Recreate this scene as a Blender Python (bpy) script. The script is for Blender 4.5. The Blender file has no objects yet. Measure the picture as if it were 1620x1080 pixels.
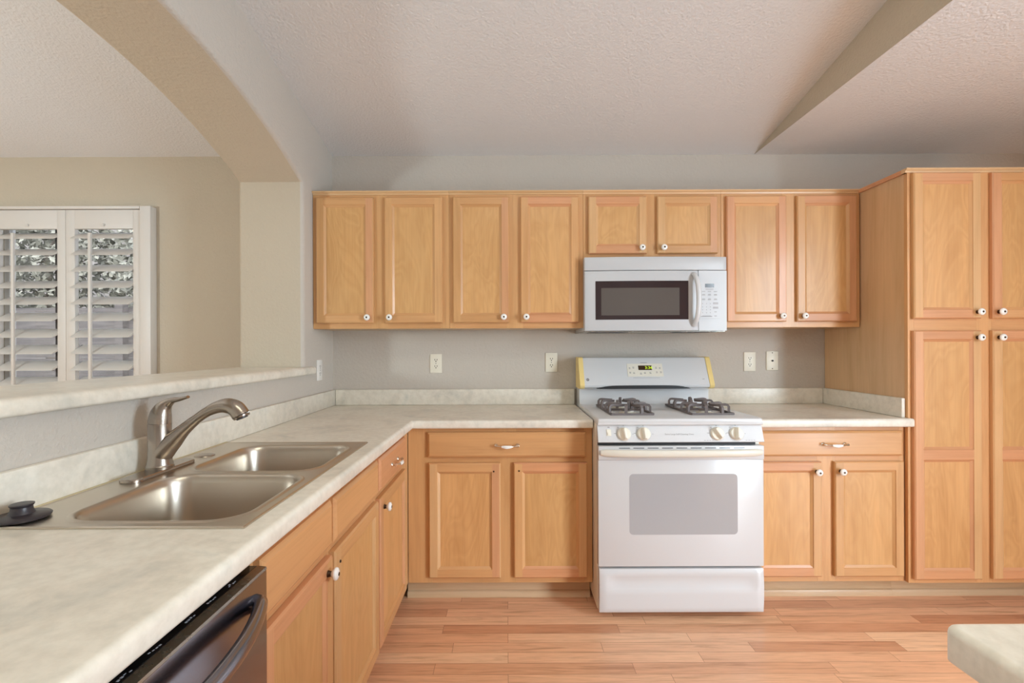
import bpy, bmesh, math, random
from mathutils import Vector, Matrix
random.seed(7)
PI = math.pi
C = bpy.context.scene.collection
S = bpy.context.scene

# ------------------------------------------------------------------ camera
cam = bpy.data.objects.new('camera', bpy.data.cameras.new('camera'))
C.objects.link(cam)
cam.location = (0, 0, 1.257)
cam.rotation_euler = (PI/2, 0.0038, 0)
cam.data.sensor_width = 36
cam.data.lens = 774/1620*36
cam.data.shift_x = 8/1620
cam.data.shift_y = 8/1620
cam.data.clip_start = 0.02
S.camera = cam

# ------------------------------------------------------------------ colour management, world, light
S.view_settings.view_transform = 'Standard'
S.view_settings.look = 'None'
S.view_settings.gamma = 1
S.view_settings.use_curve_mapping = False
S.view_settings.exposure = 0.0

W = bpy.data.worlds.new('world'); S.world = W
W.use_nodes = True
wn = W.node_tree.nodes; wl = W.node_tree.links
sky = wn.new('ShaderNodeTexSky'); sky.sky_type = 'NISHITA'
sky.sun_elevation = math.radians(48); sky.sun_rotation = math.radians(150); sky.sun_disc = False
sky.air_density = 1.0; sky.dust_density = 3.0
hs = wn.new('ShaderNodeHueSaturation'); hs.inputs['Saturation'].default_value = 0.35
wl.new(sky.outputs[0], hs.inputs['Color'])
wl.new(hs.outputs[0], wn['Background'].inputs['Color'])
wn['Background'].inputs['Strength'].default_value = 0.9

def area(name, loc, rot, sx, sy, power, col):
    l = bpy.data.lights.new(name, 'AREA'); l.shape = 'RECTANGLE'
    l.size = sx; l.size_y = sy; l.energy = power; l.color = col
    o = bpy.data.objects.new(name, l); C.objects.link(o)
    o.location = loc; o.rotation_euler = rot
    return o
def globe(name, loc, radius, power, col):
    l = bpy.data.lights.new(name, 'POINT'); l.energy = power; l.color = col; l.shadow_soft_size = radius
    o = bpy.data.objects.new(name, l); C.objects.link(o); o.location = loc
    return o
# added area light at an opening made for it in the right-hand wall
area('added_side_light', (3.16, -0.5, 1.25), (0, PI/2, 0), 2.1, 1.0, 150, (0.70, 0.87, 1.0))
# boxed ceiling lamp over the kitchen, added fill globe in the dining room (both out of the frame)
area('kitchen_lamp_light', (0.35, 0.2, 2.72), (0, 0, 0), 1.2, 0.5, 12, (1.0, 0.98, 0.78))
globe('dining_fill_light', (-3.0, 0.3, 1.50), 0.16, 103, (0.84, 0.97, 1.0))
S.cycles.max_bounces = 12; S.cycles.diffuse_bounces = 8

# ------------------------------------------------------------------ helpers
def lin(r, g, b):
    f = lambda c: (c/255/12.92) if c/255 <= 0.04045 else ((c/255+0.055)/1.055)**2.4
    return (f(r), f(g), f(b), 1)

def tag(o, label=None, cat=None, group=None, kind=None):
    if label: o['label'] = label
    if cat: o['category'] = cat
    if group: o['group'] = group
    if kind: o['kind'] = kind
    return o

def thing(name, label, cat, loc=(0, 0, 0), rz=0, group=None):
    o = bpy.data.objects.new(name, None); C.objects.link(o)
    o.empty_display_size = 0.1
    o.location = loc; o.rotation_euler = (0, 0, rz)
    return tag(o, label, cat, group)

def obj(name, bm, mats, parent=None, smooth=40, dz=0.0):
    bmesh.ops.recalc_face_normals(bm, faces=bm.faces[:])
    if dz:
        for v in bm.verts: v.co.z += dz
    me = bpy.data.meshes.new(name); bm.to_mesh(me); bm.free()
    if not isinstance(mats, (list, tuple)): mats = [mats]
    for m in mats: me.materials.append(m)
    if smooth:
        for p in me.polygons: p.use_smooth = True
        me.set_sharp_from_angle(angle=math.radians(smooth))
    o = bpy.data.objects.new(name, me); C.objects.link(o)
    if parent: o.parent = parent
    return o

def struct(name, bm, mats, smooth=30):
    o = obj(name, bm, mats, None, smooth); o['kind'] = 'structure'; return o

def B(): return bmesh.new()

def box(bm, x0, x1, y0, y1, z0, z1, bev=0, seg=2, mi=0):
    t = bmesh.new()
    bmesh.ops.create_cube(t, size=1)
    for v in t.verts:
        v.co = Vector(((x0+x1)/2+v.co.x*(x1-x0), (y0+y1)/2+v.co.y*(y1-y0), (z0+z1)/2+v.co.z*(z1-z0)))
    if bev:
        bmesh.ops.bevel(t, geom=t.edges[:], offset=bev, segments=seg, profile=0.5, affect='EDGES')
    merge(bm, t, mi)
    return bm

def merge(bm, t, mi=None):
    vs = {}
    for v in t.verts: vs[v] = bm.verts.new(v.co)
    for f in t.faces:
        try:
            nf = bm.faces.new([vs[v] for v in f.verts])
            nf.material_index = f.material_index if mi is None else mi
        except ValueError: pass
    t.free()

def quad(bm, pts, mi=0):
    f = bm.faces.new([bm.verts.new(p) for p in pts]); f.material_index = mi; return f

def prism_x(bm, prof, x0, x1, mi=0):
    """profile of (y,z) points extruded along x, capped"""
    a = [bm.verts.new((x0, y, z)) for y, z in prof]
    b = [bm.verts.new((x1, y, z)) for y, z in prof]
    n = len(prof)
    for i in range(n):
        j = (i+1) % n
        bm.faces.new((a[i], a[j], b[j], b[i])).material_index = mi
    bm.faces.new(a).material_index = mi
    bm.faces.new(b[::-1]).material_index = mi

def lathe(bm, prof, origin=(0, 0, 0), axis='Z', n=32, mi=0, mis=None):
    """prof: (radius, height) list; axis Z up, or -Y (height grows towards -y)"""
    o = Vector(origin); rings = []
    for r, h in prof:
        ring = []
        if r < 1e-6:
            p = Vector((0, 0, h)) if axis == 'Z' else (Vector((0, -h, 0)) if axis == '-Y' else Vector((h, 0, 0)))
            ring = [bm.verts.new(o+p)]
        else:
            for i in range(n):
                a = 2*PI*i/n; c, s = r*math.cos(a), r*math.sin(a)
                p = Vector((c, s, h)) if axis == 'Z' else (Vector((c, -h, s)) if axis == '-Y' else Vector((h, c, s)))
                ring.append(bm.verts.new(o+p))
        rings.append(ring)
    for k in range(len(rings)-1):
        A, D = rings[k], rings[k+1]
        m = mis[k] if mis else mi
        for i in range(n):
            j = (i+1) % n
            if len(A) == 1 and len(D) == 1: continue
            if len(A) == 1: f = bm.faces.new((A[0], D[i], D[j]))
            elif len(D) == 1: f = bm.faces.new((A[i], A[j], D[0]))
            else: f = bm.faces.new((A[i], A[j], D[j], D[i]))
            f.material_index = m

def catmull(pts, per=6):
    out = []
    P = [Vector(p) for p in pts]
    P = [P[0]*2-P[1]] + P + [P[-1]*2-P[-2]]
    for i in range(1, len(P)-2):
        for k in range(per):
            t = k/per
            p0, p1, p2, p3 = P[i-1], P[i], P[i+1], P[i+2]
            out.append(0.5*((2*p1)+(p2-p0)*t+(2*p0-5*p1+4*p2-p3)*t*t+(3*p1-p0-3*p2+p3)*t**3))
    out.append(P[-2])
    return out

def sweep(bm, pts, rads, n=16, up=(0, 0, 1), mi=0, square=False, caps=True):
    """tube along pts; rads are floats or (ra, rb) pairs (ra along the side vector, rb along the up-ish vector)"""
    P = [Vector(p) for p in pts]; up = Vector(up); rings = []
    for i, p in enumerate(P):
        t = (P[min(i+1, len(P)-1)]-P[max(i-1, 0)]).normalized()
        s = t.cross(up)
        if s.length < 1e-4: s = t.cross(Vector((0, 1, 0.001)))
        s.normalize(); u = s.cross(t).normalized()
        r = rads[i] if isinstance(rads, (list, tuple)) and not (len(rads) == 2 and len(P) != 2 and isinstance(rads[0], float)) else rads
        ra, rb = r if isinstance(r, (tuple, list)) else (r, r)
        ring = []
        if square:
            for a, b in ((-1, -1), (1, -1), (1, 1), (-1, 1)):
                ring.append(bm.verts.new(p+s*a*ra+u*b*rb))
        else:
            for k in range(n):
                a = 2*PI*k/n
                ring.append(bm.verts.new(p+s*math.cos(a)*ra+u*math.sin(a)*rb))
        rings.append(ring)
    m = len(rings[0])
    for A, D in zip(rings, rings[1:]):
        for i in range(m):
            j = (i+1) % m
            bm.faces.new((A[i], A[j], D[j], D[i])).material_index = mi
    if caps:
        bm.faces.new(rings[0][::-1]).material_index = mi
        bm.faces.new(rings[-1]).material_index = mi

def text_bm(txt, size, depth=0.0004):
    cu = bpy.data.curves.new('t', 'FONT'); cu.body = txt; cu.size = size
    cu.align_x = 'CENTER'; cu.align_y = 'CENTER'; cu.extrude = depth/2; cu.resolution_u = 2
    o = bpy.data.objects.new('t', cu); C.objects.link(o)
    dg = bpy.context.evaluated_depsgraph_get()
    me = bpy.data.meshes.new_from_object(o.evaluated_get(dg))
    bm = bmesh.new(); bm.from_mesh(me)
    bpy.data.objects.remove(o); bpy.data.meshes.remove(me); bpy.data.curves.remove(cu)
    for f in bm.faces: f.material_index = 0
    return bm

# ------------------------------------------------------------------ materials
def mat(name, col, rough=0.5, metal=0.0, coat=0.0, spec=0.5):
    m = bpy.data.materials.new(name); m.use_nodes = True
    b = m.node_tree.nodes['Principled BSDF']
    b.inputs['Base Color'].default_value = col
    b.inputs['Roughness'].default_value = rough
    b.inputs['Metallic'].default_value = metal
    b.inputs['Specular IOR Level'].default_value = spec
    if coat: b.inputs['Coat Weight'].default_value = coat; b.inputs['Coat Roughness'].default_value = 0.15
    return m

def nodes(m): return m.node_tree.nodes, m.node_tree.links, m.node_tree.nodes['Principled BSDF']

def coords(m, scale, rand=True, kind='Object'):
    N, L, b = nodes(m)
    tc = N.new('ShaderNodeTexCoord'); mp = N.new('ShaderNodeMapping')
    mp.inputs['Scale'].default_value = scale
    L.new(tc.outputs[kind], mp.inputs['Vector'])
    if rand:
        oi = N.new('ShaderNodeObjectInfo'); mu = N.new('ShaderNodeMath'); mu.operation = 'MULTIPLY'
        mu.inputs[1].default_value = 57.0
        L.new(oi.outputs['Random'], mu.inputs[0])
        L.new(mu.outputs[0], mp.inputs['Location'])
    return mp

def noise(m, vec, scale, detail=4, rough=0.5, dist=0.0):
    N, L, b = nodes(m)
    n = N.new('ShaderNodeTexNoise'); n.inputs['Scale'].default_value = scale
    n.inputs['Detail'].default_value = detail; n.inputs['Roughness'].default_value = rough
    n.inputs['Distortion'].default_value = dist
    L.new(vec.outputs[0], n.inputs['Vector'])
    return n

def ramp(m, src, stops):
    N, L, b = nodes(m)
    r = N.new('ShaderNodeValToRGB')
    e = r.color_ramp.elements
    while len(e) < len(stops): e.new(0.5)
    for el, (p, c) in zip(e, stops): el.position = p; el.color = c
    L.new(src, r.inputs['Fac'])
    return r

def mixrgb(m, fac, a, b_, mode='MIX'):
    N, L, b = nodes(m)
    x = N.new('ShaderNodeMix'); x.data_type = 'RGBA'; x.blend_type = mode
    for s, v in ((0, fac), (6, a), (7, b_)):
        if hasattr(v, 'is_output'): L.new(v, x.inputs[s])
        else: x.inputs[s].default_value = v
    return x

def bump(m, src, strength, dist):
    N, L, b = nodes(m)
    n = N.new('ShaderNodeBump'); n.inputs['Strength'].default_value = strength; n.inputs['Distance'].default_value = dist
    L.new(src, n.inputs['Height']); L.new(n.outputs[0], b.inputs['Normal'])

def plaster(name, col, var=0.96, scale=75, strength=0.6):
    m = mat(name, col, 0.75, spec=0.3)
    N, L, b = nodes(m)
    mp = coords(m, (1, 1, 1), False)
    n = noise(m, mp, scale, 3, 0.55)
    bump(m, n.outputs['Fac'], strength, 0.006)
    n2 = noise(m, mp, 1.3, 3)
    r = ramp(m, n2.outputs['Fac'], [(0.35, tuple(c*var for c in col[:3])+(1,)), (0.65, col)])
    L.new(r.outputs[0], b.inputs['Base Color'])
    return m

def maple(name, base, axis, figure=False):
    m = mat(name, base, 0.36, coat=0.15, spec=0.45)
    N, L, b = nodes(m)
    along, across = 1.1, 11.0
    sc = {'Z': (across, across, along), 'X': (along, across, across), 'Y': (across, along, across)}[axis]
    mp = coords(m, sc)
    n = noise(m, mp, 1.0, 6, 0.6, 1.2)
    mp2 = coords(m, tuple(s*9 if s > 5 else s*2.2 for s in sc))
    n2 = noise(m, mp2, 1.0, 3, 0.6)
    d = tuple(c*k for c, k in zip(base[:3], (0.89, 0.85, 0.79)))+(1,)
    l = tuple(min(1, c*k) for c, k in zip(base[:3], (1.07, 1.06, 1.04)))+(1,)
    r = ramp(m, n.outputs['Fac'], [(0.28, d), (0.50, base), (0.74, l)])
    r2 = ramp(m, n2.outputs['Fac'], [(0.30, (0.94, 0.92, 0.90, 1)), (0.55, (1, 1, 1, 1))])
    x = mixrgb(m, 1.0, r.outputs[0], r2.outputs[0], 'MULTIPLY')
    # slow figure across a board
    mp3 = coords(m, tuple(3.0 if s > 5 else 1.6 for s in sc))
    n3 = noise(m, mp3, 1.0, 2)
    r3 = ramp(m, n3.outputs['Fac'], [(0.3, (0.93, 0.90, 0.86, 1)), (0.7, (1.0, 1.0, 1.0, 1))])
    y = mixrgb(m, 1.0, x.outputs[2], r3.outputs[0], 'MULTIPLY')
    if figure:                      # flat-sawn figure: soft wandering bands
        mp4 = coords(m, tuple(5.0 if s > 5 else 1.5 for s in sc))
        n4 = noise(m, mp4, 1.0, 2, 0.5, 1.6)
        lo, hi = (0.91, 0.87, 0.81, 1), (1.0, 1.0, 1.0, 1)
        r5 = ramp(m, n4.outputs['Fac'], [(0.30, hi), (0.37, lo), (0.42, hi), (0.48, lo), (0.53, hi), (0.58, lo), (0.64, hi), (0.70, lo)])
        y = mixrgb(m, 0.75, y.outputs[2], r5.outputs[0], 'MULTIPLY')
    # per-board tone
    oi = N.new('ShaderNodeObjectInfo')
    r4 = ramp(m, oi.outputs['Random'], [(0.0, (0.95, 0.93, 0.90, 1)), (0.5, (1, 1, 1, 1)), (1.0, (1.03, 0.99, 0.98, 1))])
    z = mixrgb(m, 1.0, y.outputs[2], r4.outputs[0], 'MULTIPLY')
    L.new(z.outputs[2], b.inputs['Base Color'])
    bump(m, n2.outputs['Fac'], 0.06, 0.001)
    return m

M = {}
M['wall'] = plaster('wall_greige_paint', lin(198, 190, 180))
M['tan'] = plaster('wall_paint_warm_lit', lin(196, 184, 165))  # same wall paint; the warmer, dimmer light is put into its colour
M['part'] = plaster('wall_paint_partition_lit', lin(200, 193, 184))  # same wall paint again; the kitchen light on this face is in its colour
M['ceil'] = plaster('ceiling_paint', lin(226, 226, 227), 0.98, 85, 0.7)
honey, pink, pale = lin(214, 167, 116), lin(216, 163, 122), lin(218, 176, 128)
M['v'] = maple('maple_upright', honey, 'Z'); M['vp'] = maple('maple_upright_pink', pink, 'Z'); M['vl'] = maple('maple_upright_pale', pale, 'Z')
M['h'] = maple('maple_level', lin(212, 163, 113), 'X'); M['hp'] = maple('maple_level_pink', lin(213, 157, 115), 'X')
M['hl'] = maple('maple_level_pale', lin(222, 186, 142), 'X')
M['panel'] = maple('maple_panel', lin(217, 171, 116), 'Z', True)
M['side'] = maple('maple_side_panel', lin(212, 180, 140), 'Z')
M['toe'] = maple('maple_toe_board', lin(208, 182, 148), 'X')

def laminate():
    m = mat('counter_laminate', lin(214, 209, 198), 0.32, spec=0.45)
    N, L, b = nodes(m)
    mp = coords(m, (1, 1, 1), False)
    n = noise(m, mp, 5.5, 6, 0.62, 0.6)
    r = ramp(m, n.outputs['Fac'], [(0.30, lin(212, 208, 197)), (0.46, lin(231, 224, 211)), (0.60, lin(236, 231, 219)), (0.75, lin(219, 218, 208))])
    n2 = noise(m, mp, 40, 4, 0.6)
    r2 = ramp(m, n2.outputs['Fac'], [(0.35, (0.90, 0.90, 0.89, 1)), (0.6, (1, 1, 1, 1))])
    x = mixrgb(m, 1.0, r.outputs[0], r2.outputs[0], 'MULTIPLY')
    L.new(x.outputs[2], b.inputs['Base Color'])
    return m
M['lam'] = laminate()

def floor_mat():
    m = mat('oak_strip_laminate', lin(196, 138, 102), 0.30, spec=0.4)
    N, L, b = nodes(m)
    mp = coords(m, (1, 1, 1), False)
    br = N.new('ShaderNodeTexBrick')
    br.offset = 0.37; br.offset_frequency = 2; br.squash = 0.8; br.squash_frequency = 3
    br.inputs['Color1'].default_value = (0, 0, 0, 1); br.inputs['Color2'].default_value = (1, 1, 1, 1)
    br.inputs['Mortar'].default_value = (0.35, 0.35, 0.35, 1)
    br.inputs['Scale'].default_value = 1.0; br.inputs['Mortar Size'].default_value = 0.0007
    br.inputs['Brick Width'].default_value = 0.78; br.inputs['Row Height'].default_value = 0.067
    L.new(mp.outputs[0], br.inputs['Vector'])
    tone = ramp(m, br.outputs['Color'], [(0.0, lin(206, 152, 118)), (0.35, lin(226, 176, 140)), (0.7, lin(234, 188, 152)), (1.0, lin(242, 204, 168))])
    # grain shifted per strip
    mul = N.new('ShaderNodeVectorMath'); mul.operation = 'MULTIPLY_ADD'
    mul.inputs[1].default_value = (13.7, 5.3, 21.0)
    L.new(br.outputs['Color'], mul.inputs[0]); L.new(mp.outputs[0], mul.inputs[2])
    m2 = N.new('ShaderNodeMapping'); m2.inputs['Scale'].default_value = (2.2, 34, 1)
    L.new(mul.outputs[0], m2.inputs['Vector'])
    n = noise(m, m2, 1.0, 6, 0.62, 0.9)
    r = ramp(m, n.outputs['Fac'], [(0.30, (0.70, 0.62, 0.56, 1)), (0.46, (0.97, 0.95, 0.94, 1)), (0.7, (1.10, 1.09, 1.07, 1))])
    x = mixrgb(m, 1.0, tone.outputs[0], r.outputs[0], 'MULTIPLY')
    m3 = N.new('ShaderNodeMapping'); m3.inputs['Scale'].default_value = (9, 160, 1)
    L.new(mul.outputs[0], m3.inputs['Vector'])
    n3 = noise(m, m3, 1.0, 3, 0.6)
    r3 = ramp(m, n3.outputs['Fac'], [(0.3, (0.86, 0.83, 0.80, 1)), (0.55, (1, 1, 1, 1))])
    y = mixrgb(m, 1.0, x.outputs[2], r3.outputs[0], 'MULTIPLY')
    edge = mixrgb(m, br.outputs['Fac'], y.outputs[2], lin(140, 88, 62))
    L.new(edge.outputs[2], b.inputs['Base Color'])
    return m
M['floor'] = floor_mat()

def brushed(name, col, rough, scale, metal=1.0, var=0.06):
    m = mat(name, col, rough, metal)
    N, L, b = nodes(m)
    mp = coords(m, scale, False)
    n = noise(m, mp, 1.0, 3, 0.6)
    r = ramp(m, n.outputs['Fac'], [(0.3, (rough-var,)*3+(1,)), (0.7, (rough+var,)*3+(1,))])
    L.new(r.outputs[0], b.inputs['Roughness'])
    return m
M['steel'] = brushed('sink_steel', lin(206, 197, 184), 0.32, (30, 300, 30), 1.0, 0.02)
M['nickel'] = mat('brushed_nickel', lin(172, 162, 152), 0.27, 1.0)
M['blacksteel'] = brushed('dark_stainless', lin(146, 146, 156), 0.20, (400, 6, 400), 1.0, 0.04)
M['greymetal'] = brushed('grey_metal_band', lin(170, 168, 160), 0.25, (60, 60, 60))
M['chrome'] = mat('pull_metal', lin(225, 215, 200), 0.15, 1.0)
M['iron'] = mat('cast_iron_grate', lin(112, 103, 102), 0.55)
def white_var(name, col, rough): return mat(name, col, rough, spec=0.5)
M['enamel'] = mat('white_enamel', lin(211, 212, 214), 0.22, coat=0.2)
M['enamel2'] = mat('white_plastic', lin(194, 196, 199), 0.34)
M['cream'] = mat('cream_plastic', lin(224, 219, 206), 0.35)
M['yellow'] = mat('yellowed_end_cap', lin(238, 212, 142), 0.4)
M['knobcream'] = mat('almond_knob', lin(234, 230, 216), 0.35)
M['ovenglass'] = mat('oven_window_glass', lin(172, 172, 175), 0.14)
M['black'] = mat('black_gap', lin(18, 17, 20), 0.5)
M['blackgloss'] = mat('black_gloss', lin(14, 13, 16), 0.12)
M['mwglass'] = mat('microwave_window_border', lin(52, 40, 42), 0.08)
M['mwmesh'] = mat('microwave_window_mesh', lin(92, 86, 82), 0.14)
M['display'] = mat('clock_display', lin(60, 42, 26), 0.2)
M['darkdisp'] = mat('dark_display', lin(58, 57, 60), 0.2)
M['mark'] = mat('grey_print', lin(142, 140, 140), 0.6)
M['markd'] = mat('dark_print', lin(84, 80, 82), 0.6)
M['markl'] = mat('pale_print', lin(200, 205, 215), 0.6)
M['key'] = mat('grey_keys', lin(176, 176, 180), 0.5)
g = mat('green_digits', lin(190, 220, 40), 0.5)
g.node_tree.nodes['Principled BSDF'].inputs['Emission Color'].default_value = lin(200, 225, 40)
g.node_tree.nodes['Principled BSDF'].inputs['Emission Strength'].default_value = 0.8
M['green'] = g
M['porcelain'] = mat('white_porcelain', lin(244, 243, 240), 0.12, coat=0.4)
M['bronze'] = mat('dark_bronze', lin(70, 52, 40), 0.35, 0.8)
M['plate'] = mat('almond_wall_plate', lin(232, 226, 210), 0.4)
M['platew'] = mat('white_wall_plate', lin(236, 234, 230), 0.4)
M['rubber'] = mat('black_rubber', lin(52, 46, 50), 0.38)
M['shutter'] = mat('shutter_white', lin(218, 213, 207), 0.45)
M['brass'] = mat('brass_hinge', lin(196, 168, 100), 0.3, 0.9)
M['caulk'] = mat('old_caulk', lin(205, 192, 156), 0.7)
M['hole'] = mat('screw_hole', lin(40, 26, 18), 0.6)
M['winframe'] = mat('dark_window_frame', lin(70, 66, 66), 0.5)

def glass():
    m = bpy.data.materials.new('window_glass'); m.use_nodes = True
    N = m.node_tree.nodes; L = m.node_tree.links
    for n in list(N):
        if n.type != 'OUTPUT_MATERIAL': N.remove(n)
    t = N.new('ShaderNodeBsdfTransparent'); t.inputs[0].default_value = (0.93, 0.95, 0.96, 1)
    g_ = N.new('ShaderNodeBsdfGlossy'); g_.inputs['Roughness'].default_value = 0.02
    f = N.new('ShaderNodeFresnel'); f.inputs[0].default_value = 1.3
    x = N.new('ShaderNodeMixShader')
    L.new(f.outputs[0], x.inputs[0]); L.new(t.outputs[0], x.inputs[1]); L.new(g_.outputs[0], x.inputs[2])
    L.new(x.outputs[0], N['Material Output'].inputs['Surface'])
    return m
M['glass'] = glass()
def noisy(name, c0, c1, scale, rough=0.8):
    m = mat(name, c0, rough)
    N, L, b = nodes(m)
    mp = coords(m, scale)
    n = noise(m, mp, 1.0, 5, 0.6)
    r = ramp(m, n.outputs['Fac'], [(0.35, c0), (0.65, c1)])
    L.new(r.outputs[0], b.inputs['Base Color'])
    return m
M['fence'] = noisy('weathered_fence', lin(74, 70, 69), lin(98, 93, 91), (2, 20, 30))
M['leaf'] = noisy('grey_green_leaf', lin(96, 97, 88), lin(150, 149, 138), (9, 9, 9), 0.6)
M['bark'] = noisy('bark', lin(110, 100, 92), lin(140, 130, 120), (20, 20, 4))
M['stucco'] = noisy('grey_stucco', lin(112, 108, 106), lin(126, 122, 119), (3, 3, 3))
M['ground'] = noisy('patio_ground', lin(100, 96, 92), lin(124, 120, 114), (4, 4, 4))

# ------------------------------------------------------------------ room shell
D = 2.98                       # back wall
LX, LX2 = -1.06, -1.40         # two faces of the arched partition
XR = 1.51                      # where the vault ends and the flat ceiling begins
ZC, SL = 2.42, 0.19            # ceiling height at the back wall, slope of the vault
Y0 = -3.5
RX, DX = 3.2, -4.6             # far right wall, far left dining wall
def vz(y): return ZC+SL*(D-y)

bm = B(); box(bm, DX-0.1, RX+0.1, Y0-0.1, D+0.12, -0.06, 0); struct('floor', bm, M['floor'])
bm = B(); box(bm, LX2, RX+0.1, D, D+0.12, 0, ZC+0.3); struct('wall_back', bm, M['wall'])
# dining wall with the window opening
WX0, WX1, WZ0, WZ1 = -3.11, -2.19, 0.86, 2.095
bm = B()
box(bm, DX-0.1, WX0, D, D+0.12, 0, ZC+0.3); box(bm, WX1, LX2, D, D+0.12, 0, ZC+0.3)
box(bm, WX0, WX1, D, D+0.12, 0, WZ0); box(bm, WX0, WX1, D, D+0.12, WZ1, ZC+0.3)
struct('wall_dining', bm, M['tan'])

# vaulted ceiling slabs (kitchen, dining) and the flat ceiling on the right
def slab(x0, x1):
    b_ = B(); ya, yb = Y0-0.1, D+0.12
    prism_x(b_, [(ya, vz(ya)), (yb, vz(yb)), (yb, vz(yb)+0.06), (ya, vz(ya)+0.06)], x0, x1)
    return b_
struct('ceiling', slab(LX-0.001, XR), M['ceil'])
struct('ceiling_dining', slab(DX-0.1, LX2+0.001), M['ceil'])
bm = B(); box(bm, XR, RX+0.1, Y0-0.1, D+0.12, ZC, ZC+0.06); struct('ceiling_flat', bm, M['ceil'])
bm = B()
a = [(Y0-0.1, ZC+0.001), (D+0.02, ZC+0.001), (D+0.02, vz(D)+0.062), (Y0-0.1, vz(Y0)+0.08)]
prism_x(bm, a, XR-0.002, XR+0.05); struct('wall_bulkhead', bm, M['tan'])

# partition with the arched pass-through
def partition():
    b_ = B(); r = 0.018
    yc, ha, zs, rise = 1.45, 1.105, 2.12, 0.212
    yj0, yj1 = yc-ha, yc+ha
    zb = 1.112
    out = [(yj1, zb)] + [(yj1, zb+(zs-zb)*k/6) for k in range(1, 6)]
    n = 40
    arc = []
    for k in range(n+1):
        t = 1-2*k/n
        arc.append((yc+ha*t, zs+rise*(1-abs(t)**2.1)))
    out += arc
    out += [(yj0, zs-(zs-zb)*k/6) for k in range(1, 6)] + [(yj0, zb)]
    P = [Vector(p) for p in out]
    nr = []
    for i in range(len(P)):
        t = (P[min(i+1, len(P)-1)]-P[max(i-1, 0)]).normalized()
        nr.append(Vector((t.y, -t.x)))          # away from the opening
    # path runs up at +y, so outward is +y there
    nr = [v if (v.dot(P[i]-Vector((yc, 1.6))) > 0) else -v for i, v in enumerate(nr)]
    seg = 5
    loops = []
    for k in range(seg+1):                       # kitchen-side bullnose
        a_ = PI/2*k/seg
        off = r*(1-math.sin(a_)); x = LX-r*(1-math.cos(a_))
        loops.append([b_.verts.new((x, p.x+q.x*off, p.y+q.y*off)) for p, q in zip(P, nr)])
    for k in range(seg+1):                       # dining-side bullnose
        a_ = PI/2*k/seg
        off = r*(1-math.cos(a_)); x = LX2+r*(1-math.sin(a_))
        loops.append([b_.verts.new((x, p.x+q.x*off, p.y+q.y*off)) for p, q in zip(P, nr)])
    for A, E in zip(loops, loops[1:]):
        for i in range(len(P)-1):
            b_.faces.new((A[i], A[i+1], E[i+1], E[i])).material_index = 1 if A is not loops[0] and not any(A is q_ for q_ in loops[:seg]) else 0
    for loop, x in ((loops[0], LX), (loops[-1], LX2)):
        i0, i1 = 6, 6+n
        top = [b_.verts.new((x, v.co.y, vz(v.co.y)+0.03)) for v in loop]
        for i in range(i0, i1):
            b_.faces.new((loop[i], loop[i+1], top[i+1], top[i]))
        # jamb columns
        for idx, ye in ((list(range(0, i0+1)), D), (list(range(i1, len(P))), Y0)):
            q = [loop[i] for i in idx]
            if ye == D:
                far = [b_.verts.new((x, ye, v.co.z)) for v in q]
                for i in range(len(q)-1): b_.faces.new((q[i], q[i+1], far[i+1], far[i]))
                b_.faces.new((q[-1], top[i0], b_.verts.new((x, ye, vz(ye)+0.03)), far[-1]))
                b_.faces.new((q[0], far[0], b_.verts.new((x, ye, 0)), b_.verts.new((x, q[0].co.y, 0))))
            else:
                far = [b_.verts.new((x, ye, v.co.z)) for v in q]
                for i in range(len(q)-1): b_.faces.new((q[i], q[i+1], far[i+1], far[i]))
                b_.faces.new((q[0], top[i1], b_.verts.new((x, ye, vz(ye)+0.03)), far[0]))
                b_.faces.new((q[-1], far[-1], b_.verts.new((x, ye, 0)), b_.verts.new((x, q[-1].co.y, 0))))
        yl, yh = loop[-1].co.y, loop[0].co.y
        quad(b_, [(x, yl, 0), (x, yh, 0), (x, yh, zb), (x, yl, zb)])
    quad(b_, [(LX, yj0-r, zb), (LX, yj1+r, zb), (LX2, yj1+r, zb), (LX2, yj0-r, zb)])
    bmesh.ops.remove_doubles(b_, verts=b_.verts[:], dist=1e-5)
    return b_
struct('wall_left', partition(), [M['part'], M['tan']], 50)  # jamb, soffit and dining face take the warm-lit copy of the paint

# the rest of the house: rear walls with their door openings, outer side walls
bm = B(); box(bm, LX2, RX, Y0-0.1, Y0, 0, 3.8); struct('wall_rear', bm, M['wall'])
bm = B(); box(bm, DX, LX2-0.001, Y0-0.1, Y0, 0, 3.8); struct('wall_dining_rear', bm, M['tan'])
bm = B()
box(bm, RX, RX+0.1, Y0, -1.05, 0, ZC+0.02); box(bm, RX, RX+0.1, 0.05, D, 0, ZC+0.02)
box(bm, RX, RX+0.1, -1.05, 0.05, 2.32, ZC+0.02)
struct('wall_right', bm, M['wall'])  # opening added for the side area light
bm = B(); box(bm, DX-0.1, DX, Y0, D, 0, 3.8); struct('wall_dining_left', bm, M['tan'])

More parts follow.
